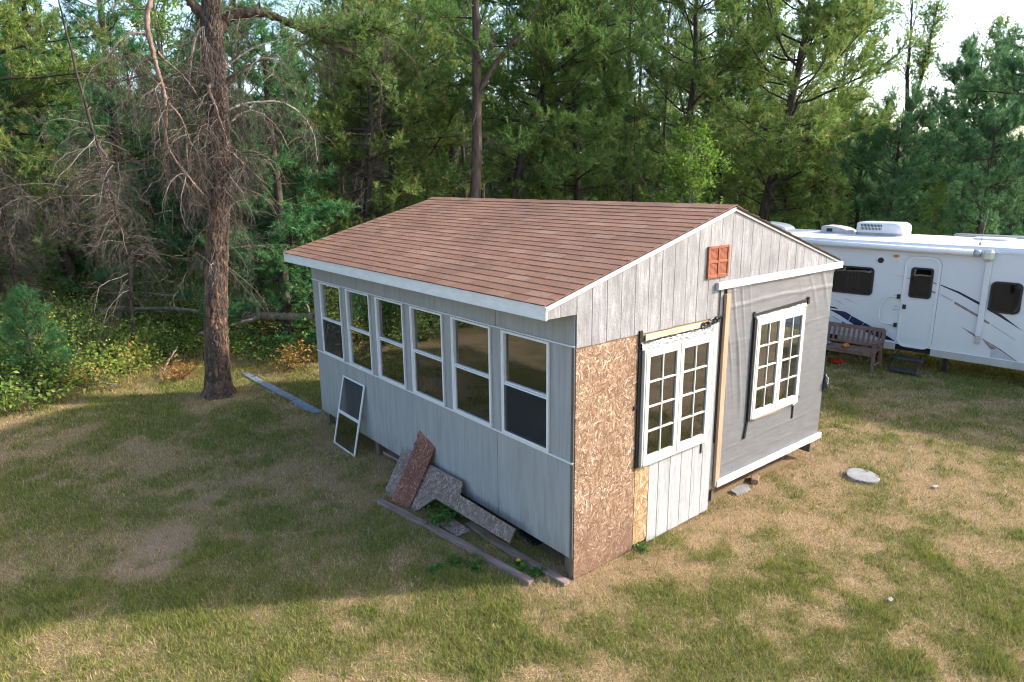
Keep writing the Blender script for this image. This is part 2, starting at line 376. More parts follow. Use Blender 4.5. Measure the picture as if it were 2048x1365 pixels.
    k = NM('old_concrete', .85, .2); a = k.noise(k.coord(), 14, 6, .65); b = k.noise(k.coord((1, 1, 1), (0, 0, .4), (3.3, 1, 0)), 4.2, 4, .55, 1.4)
    c = k.ramp(a, [(.3, (.22, .218, .215)), (.7, (.33, .325, .32))]); c = k.mix(k.ramp(b, [(.55, 0), (.615, .9)]), c, (.085, .07, .06)); k.color(c); k.bump(a, .3, .005); MAT['concrete'] = k.m
    MAT['paper'] = simple('white_paper', (.36, .36, .36), .8, .2, .05, 5)
    k = NM('yellow_petal', .7, .2); k.color((.80, .56, .01)); MAT['petal'] = k.m
    # bark and leaves
    def bark(name, c0, c1, c2, sc=1.0):
        k = NM(name, .9, .1); v = k.coord((5*sc, 5*sc, 1.6*sc)); a = k.noise(v, 2.2, 6, .6); d = k.voro(k.coord((10*sc, 10*sc, 3.2*sc)), 1.0, 'Distance')
        f = k.math('ADD', k.math('MULTIPLY', a, .7), k.math('MULTIPLY', d, .35)); c = k.ramp(f, [(.35, c2), (.55, c1), (.75, c0)]); k.color(c); k.bump(f, .9, .03); return k.m
    MAT['bark'] = bark('pine_bark', (.045, .035, .029), (.09, .068, .054), (.135, .10, .08), .8)
    MAT['bark_dark'] = bark('dark_bark', (.03, .025, .021), (.065, .052, .043), (.105, .085, .07), 1.0)
    MAT['bark_grey'] = bark('grey_bark', (.10, .09, .08), (.19, .17, .15), (.27, .245, .22), 1.0)
    MAT['deadwood'] = bark('bleached_dead_wood', (.16, .13, .115), (.30, .255, .225), (.42, .37, .33), 1.5)
    MAT['redlimb'] = bark('reddish_limb', (.11, .07, .055), (.22, .15, .125), (.33, .25, .215), 1.4)
    k = NM('grey_dead_twigs', .9, .1); t = k.attr('tone'); k.color(k.ramp(t, [(0, (.055, .042, .034)), (.5, (.125, .098, .08)), (.85, (.21, .175, .145)), (1, (.33, .29, .25))])); MAT['twig'] = k.m
    k = NM('hero_bark', .92, .1); pl = k.attr('plate'); dp = k.attr('depth'); a = k.noise(k.coord((8, 8, 5)), 4, 6, .65)
    c = k.ramp(pl, [(0, (.065, .048, .04)), (.35, (.10, .07, .057)), (.65, (.135, .095, .077)), (.85, (.20, .115, .072)), (1, (.32, .16, .085))])
    sp = k.n('ShaderNodeSeparateXYZ'); k.L(k.coord(), sp.inputs[0]); c = k.mix(k.ramp(k.math('ADD', k.math('MULTIPLY', sp.outputs[2], .12), k.math('MULTIPLY', a, .25)), [(.35, 0), (.7, .75)]), c, (.085, .070, .063))
    c = k.mix(k.ramp(dp, [(.0, 1), (.42, 0)]), c, (.018, .014, .012)); c = k.mix(k.ramp(a, [(.45, 0), (.75, .5)]), c, (.09, .068, .056)); k.color(c); k.bump(a, .6, .012); MAT['herobark'] = k.m
    def leaf(name, stops, trans=.35, rough=.55, obj_var=.25, alt=None):
        k = NM(name, rough, .25); t = k.attr('tone'); c = k.ramp(t, stops)
        if alt is not None: c = k.mix(k.math('MULTIPLY', k.rnd(), obj_var), c, alt)
        k.color(c); tl = k.n('ShaderNodeBsdfTranslucent'); k.L(k.mix(.35, c, (.9, 1, .25), 'SOFT_LIGHT') if False else c, tl.inputs[0])
        ms = k.n('ShaderNodeMixShader'); ms.inputs[0].default_value = trans; k.L(k.b.outputs[0], ms.inputs[1]); k.L(tl.outputs[0], ms.inputs[2]); k.L(ms.outputs[0], k.out.inputs[0]); return k.m
    MAT['jack'] = leaf('jack_pine_needles', [(0, (.075, .16, .04)), (.45, (.14, .275, .065)), (.85, (.24, .39, .10)), (.96, (.34, .43, .12)), (1, (.44, .25, .10))], .45, obj_var=.5, alt=(.20, .26, .08))
    MAT['jacky'] = leaf('olive_pine_needles', [(0, (.11, .18, .045)), (.45, (.205, .305, .072)), (.85, (.32, .42, .11)), (.95, (.42, .43, .15)), (1, (.46, .27, .11))], .45)
    MAT['wpine'] = leaf('white_pine_needles', [(0, (.05, .14, .055)), (.5, (.10, .26, .095)), (.9, (.17, .38, .13)), (1, (.38, .30, .12))], .45)
    MAT['wpineblue'] = leaf('blue_green_pine_needles', [(0, (.065, .155, .07)), (.5, (.13, .265, .11)), (.9, (.20, .36, .15)), (1, (.32, .34, .15))], .45)
    MAT['broad'] = leaf('broad_leaves', [(0, (.11, .21, .04)), (.5, (.21, .36, .075)), (.85, (.33, .47, .12)), (1, (.52, .46, .12))], .45, alt=(.18, .22, .07))
    MAT['bright'] = leaf('bright_leaves', [(0, (0.099, 0.198, 0.022)), (.5, (0.187, 0.319, 0.044)), (1, (0.330, 0.418, 0.077))], .45)
    MAT['shrub'] = leaf('shrub_leaves', [(0, (.13, .215, .045)), (.4, (.23, .345, .07)), (.7, (.36, .45, .095)), (.86, (.54, .52, .12)), (.94, (.60, .45, .12)), (1, (.54, .24, .07))], .45)
    MAT['autumn'] = leaf('orange_leaves', [(0, (0.110, 0.170, 0.040)), (.35, (0.240, 0.240, 0.060)), (.7, (0.460, 0.240, 0.070)), (1, (0.500, 0.170, 0.060))], .38)
    MAT['weed'] = leaf('weed_leaves', [(0, (0.044, 0.121, 0.024)), (.6, (0.088, 0.204, 0.042)), (1, (0.154, 0.286, 0.066))], .45)
    MAT['grass'] = leaf('grass_blades', [(0, (.085, .13, .025)), (.2, (.18, .225, .045)), (.5, (.38, .355, .095)), (.60, (.36, .235, .10)), (.72, (.47, .325, .15)), (.86, (.62, .46, .23)), (1, (.74, .59, .36))], .3, .6)
    # ground
    k = NM('soil_and_litter', .95, .1); gr = k.attr('green'); br = k.attr('bare'); fo = k.attr('forest')
    a = k.noise(k.coord(), 9, 7, .7); b = k.noise(k.coord(), 60, 5, .75); st = k.noise(k.coord((40, 120, 1), (0, 0, .5)), 1.0, 4); st2 = k.noise(k.coord((120, 40, 1), (0, 0, -.2)), 1.0, 4)
    straw = k.ramp(k.math('ADD', k.math('MULTIPLY', st, .5), k.math('MULTIPLY', st2, .5)), [(.38, (.10, .066, .038)), (.48, (.29, .197, .108)), (.60, (.51, .37, .215))])
    green = k.ramp(b, [(.3, (.085, .085, .032)), (.55, (.19, .17, .07)), (.75, (.34, .275, .135))])
    bare = k.ramp(b, [(.3, (.24, .15, .095)), (.6, (.43, .29, .19)), (.8, (.56, .41, .285))])
    c = k.mix(gr, straw, green); c = k.mix(br, c, bare)
    litter = k.ramp(k.math('ADD', k.math('MULTIPLY', a, .5), k.math('MULTIPLY', b, .5)), [(.35, (.035, .03, .016)), (.55, (.085, .066, .036)), (.75, (.16, .115, .06))])
    c = k.mix(fo, c, litter); k.color(c); k.bump(k.math('ADD', a, b), .7, .03); MAT['ground'] = k.m
build_materials()

# ------------------------------------------------------------------ ground
def forest_mask(x, y):
    # edge of the mown lawn, running along the woods on the north side
    edge = 10.2+1.5*sstep(-4, -.6, x)+.9*(fbm(x*.5, y*.5, 40)-.5)
    edge = np.where(x > .2, np.maximum(edge-1.2*sstep(.2, 1.2, x), 9.6), edge)
    return sstep(-.5, .8, y-edge)
def shed_in(x, y, m=0.0): return (x > -m) & (x < 4.88+m) & (y > -m) & (y < 6.1+m)
def masks(x, y):
    n1 = fbm(x*.75, y*.75, 3, 5); n2 = fbm(x*2.6, y*2.6, 9, 4); n3 = fbm(x*.22, y*.22, 21, 3)
    g = n1*.45+n2*.45+n3*.25
    left = sstep(.5, -1.5, x)
    green = sstep(.46, .78, g+.035+.0*left+.22*(fbm(x*7, y*7, 6, 3)-.5)+.10*(fbm(x*19, y*19, 16, 2)-.5))
    nearband = np.exp(-((y+1.7+.1*x)/1.1)**2)*sstep(-2.2, -.6, x)*sstep(3.4, 1.6, x)
    green = np.clip(green+.55*nearband*sstep(.38, .62, n2), 0, 1)
    b = sstep(.60, .74, fbm(x*.9+31, y*.9, 13, 4)*.6+fbm(x*3, y*3, 15, 3)*.4)*.7
    u_ = (x+3.15)*.62+(y-3.35)*.78; v_ = -(x+3.15)*.78+(y-3.35)*.62
    patch = sstep(1.15, .55, np.sqrt((u_/.75)**2+(v_/.42)**2)+.6*(n2-.5))
    foot = sstep(.75, .2, np.maximum(np.maximum(-x, x-4.88), np.maximum(-y, y-6.1))+.5*(n2-.5))*.45
    tree = sstep(1.1, .35, np.hypot(x+.9, y-8.8)+.5*(n2-.5))*.7
    bare = np.clip(np.maximum.reduce([b, patch, foot, tree]), 0, 1)
    green = green*(1-.85*bare)
    return green, bare
def ground_z(x, y):
    f = forest_mask(x, y)
    return f*(.10+.12*(fbm(x*.3, y*.3, 60)-.5))*sstep(0, 3, np.hypot(x-.0, y-9.0)-.6)

def axis_coords(lo, hi, step, far, n):
    t = (np.arange(1, n+1)/n)**3
    return np.concatenate([lo-far*t[::-1], np.arange(lo, hi+1e-6, step), hi+far*t])
gx = axis_coords(-8, 14, .13, 900, 26); gy = axis_coords(-6, 16, .13, 900, 26)
GX, GY = np.meshgrid(gx, gy, indexing='ij'); fx_, fy_ = GX.ravel(), GY.ravel()
gg, gb = masks(fx_, fy_); gf = forest_mask(fx_, fy_); gf = np.maximum(gf, sstep(18, 24, np.hypot(fx_-3, fy_-2)))
nx, ny = len(gx), len(gy)
ii = (np.arange(nx-1)[:, None]*ny+np.arange(ny-1)[None]).ravel()
GF = np.stack([ii, ii+ny, ii+ny+1, ii+1], 1)
gz = ground_z(fx_, fy_)
me = np_mesh('ground', np.stack([fx_, fy_, gz], 1), [GF], True, attrs={'green': gg, 'bare': gb, 'forest': gf})
struct(obj('ground', me, MAT['ground']))

# lawn grass: real blades, short and tufted, green and dry mixed
def in_view(x, y, m=.6):
    dx = x-CAM[0]; dy = y-CAM[1]
    dep = dx*math.sin(cam_yaw)+dy*math.cos(cam_yaw); lat = dx*math.cos(cam_yaw)-dy*math.sin(cam_yaw)
    return (dep > 4.2) & (np.abs(lat) < dep*.80+m)
def blades(rng, x, y, z, h, w, lean, tone):
    n = len(x); az = rng.random(n)*6.283; tw = rng.random(n)*6.283
    la = np.clip(lean*np.abs(rng.normal(1, .45, n)), .02, 1.52)
    d = np.stack([np.cos(az)*np.sin(la), np.sin(az)*np.sin(la), np.cos(la)], 1)
    sd_ = np.stack([np.cos(tw), np.sin(tw), 0*tw], 1)*w[:, None]*.5
    p = np.stack([x, y, z], 1); V = np.stack([p-sd_, p+sd_, p+d*h[:, None]], 1).reshape(-1, 3)
    F = np.arange(3*n).reshape(n, 3); return V, F, tone
rng = np.random.default_rng(11)
N = 5200000
x = rng.uniform(-7.5, 13, N).astype(np.float32); y = rng.uniform(-5.5, 13, N).astype(np.float32)
keep = in_view(x, y); x, y = x[keep], y[keep]
dist = np.hypot(x-CAM[0], y-CAM[1])
keep = (~shed_in(x, y, -.12)) & (rng.random(len(x)) < np.clip((6.6/dist)**1.7, 0, 1))
x, y = x[keep].astype(float), y[keep].astype(float)
green, bare = masks(x, y); fm = forest_mask(x, y)
clump = fbm(x*7, y*7, 77, 3)
p = np.clip(.52+.5*green+.3*(clump-.5), 0, 1)*(1-.42*bare)*(1-fm)
keep = rng.random(len(x)) < p
x, y, green, bare, clump, fm = [q[keep] for q in (x, y, green, bare, clump, fm)]
n = len(x); isg = rng.random(n) < np.clip(.10+.72*green+.25*(clump-.5), 0, 1)
edge = sstep(.01, .5, fm)
tuft = sstep(.60, .74, fbm(x*2.2, y*2.2, 66, 4)); isg = isg | (rng.random(n) < .75*tuft)
h = np.where(isg, rng.uniform(.022, .062, n)*(.7+.9*clump)*(1+.45*tuft), rng.uniform(.03, .085, n))*(1+2.4*edge*rng.random(n))
w = np.where(isg, rng.uniform(.0045, .008, n), rng.uniform(.003, .0065, n))*np.clip(np.hypot(x-CAM[0], y-CAM[1])/7, 1, 2.2)
lean = np.where(isg, .65, 1.28)
tone = np.where(isg, rng.uniform(0, .55, n), rng.uniform(.52, 1.0, n))
V, F, tone = blades(rng, x, y, ground_z(x, y)-.004, h, w, lean, tone)
lawn = obj('lawn_grass', np_mesh('lawn_grass', V, [F], tone=tone), MAT['grass'])
tag(lawn, 'short patchy lawn grass, green tufts among dry straw', 'grass', kind='stuff')
print('grass', n)
# long dry grass along the wood's edge
N = 60000
x = rng.uniform(-7, 4, N); y = rng.uniform(7.2, 13.5, N); fm = forest_mask(x, y)
band = np.clip(sstep(.0, .25, fm)*sstep(1.0, .55, fm)+.55*sstep(.2, .7, x)*sstep(7.4, 8.6, y)*(1-sstep(.9, 1, fm))*sstep(.50, .62, fbm(x*1.5, y*1.5, 8)), 0, 1)*sstep(.36, .55, fbm(x*2.2, y*2.2, 91))
keep = (rng.random(N) < band) & in_view(x, y) & ~shed_in(x, y, .25); x, y = x[keep], y[keep]; n = len(x)
V, F, tone = blades(rng, x, y, ground_z(x, y)-.01, rng.uniform(.12, .38, n), rng.uniform(.006, .011, n), np.full(n, .8), np.where(rng.random(n) < .3, rng.uniform(.2, .5, n), rng.uniform(.55, .9, n)))
lg = obj('meadow_grass', np_mesh('meadow_grass', V, [F], tone=tone), MAT['grass'])
tag(lg, 'long bent yellow grass along the edge of the woods', 'grass', kind='stuff')

# ------------------------------------------------------------------ the shed
W, LEN = 4.88, 6.10
RX, RZ = 2.44, 3.71
EX, EZ = -.396, 2.927
SL = (RZ-EZ)/(RX-EX); SR = .310
def roof_z(x): return RZ-(RX-x)*SL if x < RX else RZ-(x-RX)*SR
shed = thing('shed', 'small shed with red-brown shingle roof, grey window wall and half-finished weathered white gable', 'shed')

# window wall: panels
seams = [k*1.22 for k in range(6)]
for k in range(5):
    y0, y1 = seams[k]+(.004 if k == 1 else .002), seams[k+1]-(.004 if k == 0 else .002)
    if k == 4: y1 = LEN
    if k == 0: y0 = .0
    MB().box(-.012, .0, y0, y1, .24, 1.292, .0015).build('siding_panel', MAT['siding'], shed)
    MB().box(-.012, .0, y0, y1, 2.482, 2.788, .0015).build('siding_panel', MAT['siding'], shed)
wins = [(.345, 1.085), (1.30, 2.04), (2.25, 2.975), (3.185, 3.91), (4.115, 4.83), (5.045, 5.775)]
edges = [0.0]+[v for w_ in wins for v in w_]+[LEN]
for i in range(0, len(edges), 2):
    MB().box(-.011, .0, edges[i], edges[i+1], 1.298, 2.474, .0015).build('wall_strip', MAT['siding'], shed)
MB().box(-.024, .0, -.004, LEN+.004, 1.2925, 1.2975, 0).box(-.026, -.022, -.006, LEN+.006, 1.28, 1.2985, 0).build('sill_flashing', MAT['alu'], shed)
MB().box(-.022, .0, -.004, LEN+.004, 2.4745, 2.4805, 0).box(-.025, -.02, -.006, LEN+.006, 2.468, 2.4815, 0).build('head_flashing', MAT['alu'], shed)
for i, (y0, y1) in enumerate(wins):
    wnd = bpy.data.objects.new('window', None); COL.objects.link(wnd); wnd.parent = shed; wnd.location = (0, (y0+y1)/2, 1.3)
    h = (y1-y0)/2; zt = 1.162; zm = .583; fw = .026
    m = MB()
    m.box(-.036, .02, -h, -h+fw, .002, zt, .003).box(-.036, .02, h-fw, h, .002, zt, .003).box(-.035, .02, -h+fw, h-fw, zt-fw, zt, .003).box(-.035, .02, -h+fw, h-fw, .002, fw+.012, .003)
    m.box(-.042, -.036, -h-.012, -h+.010, .0, zt+.004, .002).box(-.042, -.036, h-.010, h+.012, .0, zt+.004, .002)
    m.build('frame', MAT['alu'], wnd)
    m = MB().box(-.030, .004, -h+fw, h-fw, zm-.022, zm-.003, .003).box(-.022, .012, -h+fw, h-fw, zm+.001, zm+.018, .003)
    for a_, b_ in ((fw+.012, zm-.022),):
        m.box(-.026, -.004, -h+fw, -h+fw+.014, a_, b_, .002).box(-.026, -.004, h-fw-.014, h-fw, a_, b_, .002)
    m.build('meeting_rail', MAT['alu'], wnd)
    MB().box(.004, .007, -h+fw, h-fw, zm, zt-fw, 0).build('pane', MAT['glass'], wnd)
    MB().box(-.012, -.009, -h+fw+.012, h-fw-.012, fw+.01, zm-.02, 0).build('pane', MAT['glass'], wnd)
    if i in (0, 5):
        MB().box(-.0300, -.0296, -h+fw, h-fw, fw+.01, zm-.02, 0).build('insect_screen', MAT['screen'], wnd)
# eave: soffit, fascia, sub fascia
MB().box(-.375, -.001, -.012, LEN+.10, 2.790, 2.802, .001).build('soffit', MAT['siding'], shed)
for a_, b_ in ((-.028, 2.05), (2.053, 4.12), (4.123, LEN+.11)):
    MB().box(-.400, -.377, a_, b_, 2.778, 2.908, .004).build('fascia_board', MAT['trim'], shed)
# gable boards: tongue boards about 20 cm wide with dark grooves
def slope_poly(x0, x1, zb, drop=.045):
    pts = [(x0, zb), (x1, zb), (x1, roof_z(x1)-drop)]
    if x0 < RX < x1: pts.append((RX, RZ-drop))
    pts.append((x0, roof_z(x0)-drop)); return pts
gap = .0035
rb = random.Random(4)
for k in range(-2, 24):
    x0 = k*.2033+gap; x1 = (k+1)*.2033-gap
    if k == -2: x0 = -.372
    zb = 2.787 if k < 0 else (2.462+rb.uniform(-.004, .004) if x0 < 2.2 else 2.79)
    if x0 < 2.2 < x1: pass
    pr_ = rb.uniform(0, .002)
    MB().prism(slope_poly(x0, x1, zb), -.016-pr_, -.002).build('siding_board', MAT['gable'], shed)
MB().prism([(-.37, 2.79), (0, 2.79), (0, 2.47), (W, 2.47), (W, roof_z(W)-.05), (RX, RZ-.05), (-.37, roof_z(-.37)-.05)], -.003, .012).build('gable_backing', MAT['backing'], shed)
# a warped bottom corner of the first board: dark gap at the corner
# lower gable siding beside and under the first casement
for k, (x0, x1) in enumerate([(1.135, 1.30), (1.30, 1.503), (1.503, 1.706), (1.706, 1.91), (1.91, 2.112)]):
    MB().box(x0+gap, x1-gap, -.015, -.001, .015+.012*k*.4, .995, .0015).build('siding_board', MAT['lowsiding'], shed)
MB().box(2.112+gap, 2.285, -.015, -.001, .04, 2.458, .0015).build('siding_board', MAT['lowsiding'], shed)
MB().box(2.29, 2.345, -.012, -.001, .30, 2.78, .0015).build('siding_board', MAT['gable'], shed)
MB().box(.0, 2.35, .0, .012, .05, 2.47, 0).build('wall_backing', MAT['backing'], shed) if False else None
# sheathing round the casement openings (real openings, so that one can look in)
m = MB(); m.box(.0, .95, .0, .012, .05, 2.47).box(2.12, 3.03, .0, .012, .3, 2.79).box(4.165, W, .0, .012, .3, 2.79).box(.95, 2.12, .0, .012, .05, 1.01).box(.95, 2.12, .0, .012, 2.28, 2.47).box(3.03, 4.165, .0, .012, .3, 1.05).box(3.03, 4.165, .0, .012, 2.32, 2.79)
m.build('sheathing', MAT['inner'], shed)
# strand boards
MB().prism([(.004, -.0), (.895, .012), (.9, .98), (.905, 2.447), (.3, 2.452), (.004, 2.450)], -.0125, -.001).build('strand_board', MAT['osb'], shed)
MB().prism([(.902, .075), (1.128, .088), (1.131, .982), (.906, .975)], -.0145, -.002).build('strand_board', MAT['osb_new'], shed)
MB().box(-.0145, -.0125, .0, .035, .02, 2.46, 0).build('corner_seam', MAT['post'], shed)
# stud, header, base board
MB().box(2.352, 2.442, -.052, -.014, .335, 2.715, .004).build('upright_stud', MAT['lumber'], shed)
MB().box(2.17, 5.075, -.062, -.019, 2.782, 2.868, .004).build('header_board', MAT['peel'], shed)
MB().box(2.385, 4.945, -.064, -.020, .312, .400, .006).build('base_board', MAT['peel'], shed)
# raw wood strip, tape and plastic over the first casement
MB().box(.985, 1.95, -.030, -.012, 2.372, 2.444, .003).build('raw_header_strip', MAT['rawwood'], shed)
def crumple(name, mat, x0, x1, zlo, zhi, y0, amp, seed, nx=60, nz=8, parent=shed, tilt=0.0):
    U, T = np.meshgrid(np.linspace(0, 1, nx), np.linspace(0, 1, nz), indexing='ij')
    X = x0+(x1-x0)*U; Zc = zlo(U)+(zhi(U)-zlo(U))*T
    D = (fbm(U*18, T*2.5, seed, 4)-.35)*amp+(fbm(U*40, T*5, seed+3, 2)-.5)*amp*.6
    Zc = Zc+(fbm(U*14+9, T*1.5, seed+5, 3)-.5)*amp*.9
    Yc = y0-np.abs(D)*1.2
    V = np.stack([X, Yc, Zc], -1).reshape(-1, 3); i = (np.arange(nx-1)[:, None]*nz+np.arange(nz-1)).ravel()
    F = np.stack([i, i+nz, i+nz+1, i+1], 1)
    V2 = V+np.array([0, .003, 0]); n0 = len(V)
    F = np.concatenate([F, F[:, ::-1]+n0])
    return obj(name, np_mesh(name, np.concatenate([V, V2]), [F], False), mat, parent)
lin = lambda a, b: (lambda u: a+(b-a)*u)
crumple('plastic_strip', MAT['silver'], .915, 2.135, lin(2.298, 2.285), lin(2.362, 2.372), -.040, .022, 3)
crumple('black_tape_or_shadow', MAT['black'], 1.92, 2.26, lin(2.36, 2.41), lin(2.43, 2.465), -.032, .045, 8, 24)
crumple('black_tape_or_shadow', MAT['black'], .90, 2.08, lin(2.352, 2.36), lin(2.385, 2.386), -.0345, .012, 31, 40, 4)
MB().box(.885, .935, -.034, -.0145, 2.33, 2.50, .004).build('black_tape_or_shadow', MAT['black'], shed)
MB().box(.888, .938, -.030, -.0146, .985, 2.33, .002).build('black_tape_or_shadow', MAT['black'], shed)
MB().box(.84, .905, -.024, -.013, 1.655, 1.70, .002).build('black_tape_or_shadow', MAT['black'], shed)
MB().box(2.20, 2.34, -.030, -.0165, 2.45, 2.475, .002).build('black_tape_or_shadow', MAT['black'], shed)
MB().box(2.055, 2.085, -.022, -.0155, .84, .975, .002).build('black_tape_or_shadow', MAT['black'], shed)
MB().box(2.315, 2.352, -.020, -.0130, .9, 2.46, .002).build('black_tape_or_shadow', MAT['black'], shed)  # black strip painting the shadow the stud casts to its left

def casement(x0, x1, z0, z1, depth):
    w_ = bpy.data.objects.new('casement_window', None); COL.objects.link(w_); w_.parent = shed; w_.location = (x0, -.014, z0)
    Wd, H = x1-x0, z1-z0; fo = .022
    m = MB().box(0, fo, -depth, .05, 0, H, .003).box(Wd-fo, Wd, -depth, .05, 0, H, .003).box(fo, Wd-fo, -depth, .05, H-fo, H, .003).box(fo, Wd-fo, -depth-.012, .05, 0, fo, .003)
    m.build('frame', MAT['cream'], w_)
    mid = Wd/2
    for (a, b) in ((fo+.003, mid-.003), (mid+.003, Wd-fo-.003)):
        s = bpy.data.objects.new('sash', None); COL.objects.link(s); s.parent = w_; s.location = (a, 0, fo+.003)
        sw, sh = b-a, H-2*fo-.006; st = .062
        m = MB().box(0, st, -depth-.004, -depth+.036, 0, sh, .004).box(sw-st, sw, -depth-.004, -depth+.036, 0, sh, .004)
        m.box(st, sw-st, -depth-.003, -depth+.035, 0, st+.018, .004).box(st, sw-st, -depth-.003, -depth+.035, sh-st, sh, .004)
        m.build('sash_frame', MAT['cream'], s)
        gx0, gx1, gz0, gz1 = st, sw-st, st+.018, sh-st
        m = MB(); mw = .010
        cx = (gx0+gx1)/2; m.box(cx-mw, cx+mw, -depth+.001, -depth+.030, gz0, gz1, .003)
        for r in range(1, 4):
            cz = gz0+(gz1-gz0)*r/4
            m.box(gx0, cx-mw-.0005, -depth+.002, -depth+.029, cz-mw, cz+mw, .003); m.box(cx+mw+.0005, gx1, -depth+.002, -depth+.029, cz-mw, cz+mw, .003)
        m.build('muntins', MAT['cream'], s)
        for r in range(4):
            for c_ in range(2):
                xa = gx0 if c_ == 0 else cx+mw; xb = cx-mw if c_ == 0 else gx1
                za = gz0+(gz1-gz0)*r/4+mw*(r > 0); zb_ = gz0+(gz1-gz0)*(r+1)/4-mw*(r < 3)
                MB().box(xa, xb, -depth+.015, -depth+.018, za, zb_, 0).build('pane', MAT['glass'], s)
    return w_
casement(.942, 2.128, 1.00, 2.292, .050)
casement(3.020, 4.170, 1.04, 2.335, .048)
# silver tarp with real folds
nx_, nz_ = 150, 130
U, T = np.meshgrid(np.linspace(0, 1, nx_), np.linspace(0, 1, nz_), indexing='ij')
X = 2.40+(4.905-2.40)*U; Zt = .36+(2.80-.36)*T
D = .004+.006*fbm(U*5, T*6, 50, 4)
D = D+.010*np.maximum(0, np.sin((U*1.1-(1-T)*.55)*46+3*fbm(U*4, T*3, 52)))**3*sstep(.55, 1, U)*sstep(.62, .98, T)      # folds pulled to the right top corner
D = D+.012*np.maximum(0, np.sin((U+.22*T)*95+2.5*fbm(U*6, T*2, 55)))**4*sstep(.30, .02, U)*sstep(.25, .75, T)                # pleats beside the stud
D = D+.012*np.exp(-((U-.145-.03*np.sin(T*6))/.012)**2)*sstep(.25, .45, T)*sstep(.78, .62, T)
D = D+.006*np.maximum(0, np.sin(T*70+4*fbm(U*3, T*4, 58)))**6*sstep(.35, .05, np.abs(T-.93)*3)
D = D+.004*np.exp(-((T-.16-.015*U)/.004)**2)+.003*np.exp(-((T-.085)/.004)**2)+.003*np.exp(-((T-.72)/.003)**2)
hole = (X > 3.03) & (X < 4.16) & (Zt > 1.05) & (Zt < 2.325)
Y = -.014-D*1.0
V = np.stack([X, Y, Zt], -1).reshape(-1, 3)
i = (np.arange(nx_-1)[:, None]*nz_+np.arange(nz_-1)).ravel(); F = np.stack([i, i+nz_, i+nz_+1, i+1], 1)
F = F[~hole.ravel()[F].any(1)]
# wrap round the corner
Uc, Tc = np.meshgrid(np.linspace(0, 1, 10), np.linspace(0, 1, nz_), indexing='ij')
Vc = np.stack([4.906+.004*np.sin(Uc*9)+.006*fbm(Uc*3, Tc*9, 66), -.02+Uc*.5, .36+2.44*Tc], -1).reshape(-1, 3)
i = (np.arange(9)[:, None]*nz_+np.arange(nz_-1)).ravel(); Fc = np.stack([i, i+nz_, i+nz_+1, i+1], 1)+len(V)
obj('tarp', np_mesh('tarp', np.concatenate([V, Vc]), [F, Fc], True), MAT['tarp'], shed)
# tape round the second casement
MB().box(2.978, 3.020, -.052, -.026, 1.02, 2.36, .002).build('black_tape_or_shadow', MAT['black'], shed)
MB().prism([(2.93, .80), (2.972, .80), (3.015, 1.03), (2.978, 1.03)], -.040, -.030).build('black_tape_or_shadow', MAT['black'], shed)
MB().prism([(2.98, 2.378), (4.24, 2.405), (4.26, 2.445), (2.985, 2.402)], -.036, -.028).box(2.97, 3.0, -.04, -.03, 2.36, 2.43).box(4.235, 4.275, -.045, -.03, 2.37, 2.47).build('black_tape_or_shadow', MAT['black'], shed)
crumple('plastic_strip', MAT['silver'], 3.00, 4.20, lin(2.338, 2.338), lin(2.368, 2.395), -.040, .014, 13)
MB().box(4.175, 4.225, -.048, -.022, 2.33, 2.36, .003).build('wood_shim', MAT['stud'], shed)
MB().prism([(3.12, 1.012), (3.60, 1.002), (3.98, 1.022), (3.98, 1.036), (3.12, 1.036)], -.050, -.024).build('wood_shim', MAT['lumber'], shed)
MB().prism([(4.06, 1.0), (4.18, 1.03), (4.18, 1.043), (4.06, 1.013)], -.055, -.048).build('plastic_strip', MAT['whiteplastic'], shed)
MB().box(4.18, 4.26, -.034, -.026, 1.06, 1.10, .002).box(4.10, 4.13, -.034, -.026, .80, 1.0, .002).build('black_tape_or_shadow', MAT['black'], shed)
# gable vent: louvred shutter in red brown
vt = bpy.data.objects.new('gable_vent', None); COL.objects.link(vt); vt.parent = shed; vt.location = (1.975, -.018, 2.925)
m = MB()
for a, b in ((0, .03), (.180, .210), (.36, .39)): m.box(a, b, -.026, -.001, 0, .355, .003)
for a, b in ((0, .035), (.165, .195), (.325, .355)):
    m.box(.03, .18, -.025, -.001, a, b, .003).box(.21, .36, -.025, -.001, a, b, .003)
m.build('frame', MAT['vent'], vt)
slm = MB().add([(0, -.020, 0), (.15, -.020, 0), (.15, -.004, .014), (0, -.004, .014), (0, -.018, -.003), (.15, -.018, -.003), (.15, -.002, .011), (0, -.002, .011)], [(0, 1, 2, 3), (7, 6, 5, 4), (0, 4, 5, 1), (2, 6, 7, 3)])
slat_me = np_mesh('slat', np.concatenate(slm.V), [np.array(v) for v in slm.F.values()])
for xo in (.03, .21):
    for zo in [.036+.0128*q for q in range(10)]+[.197+.0128*q for q in range(10)]:
        obj('slat', slat_me, MAT['vent'], vt, (xo, 0, zo))
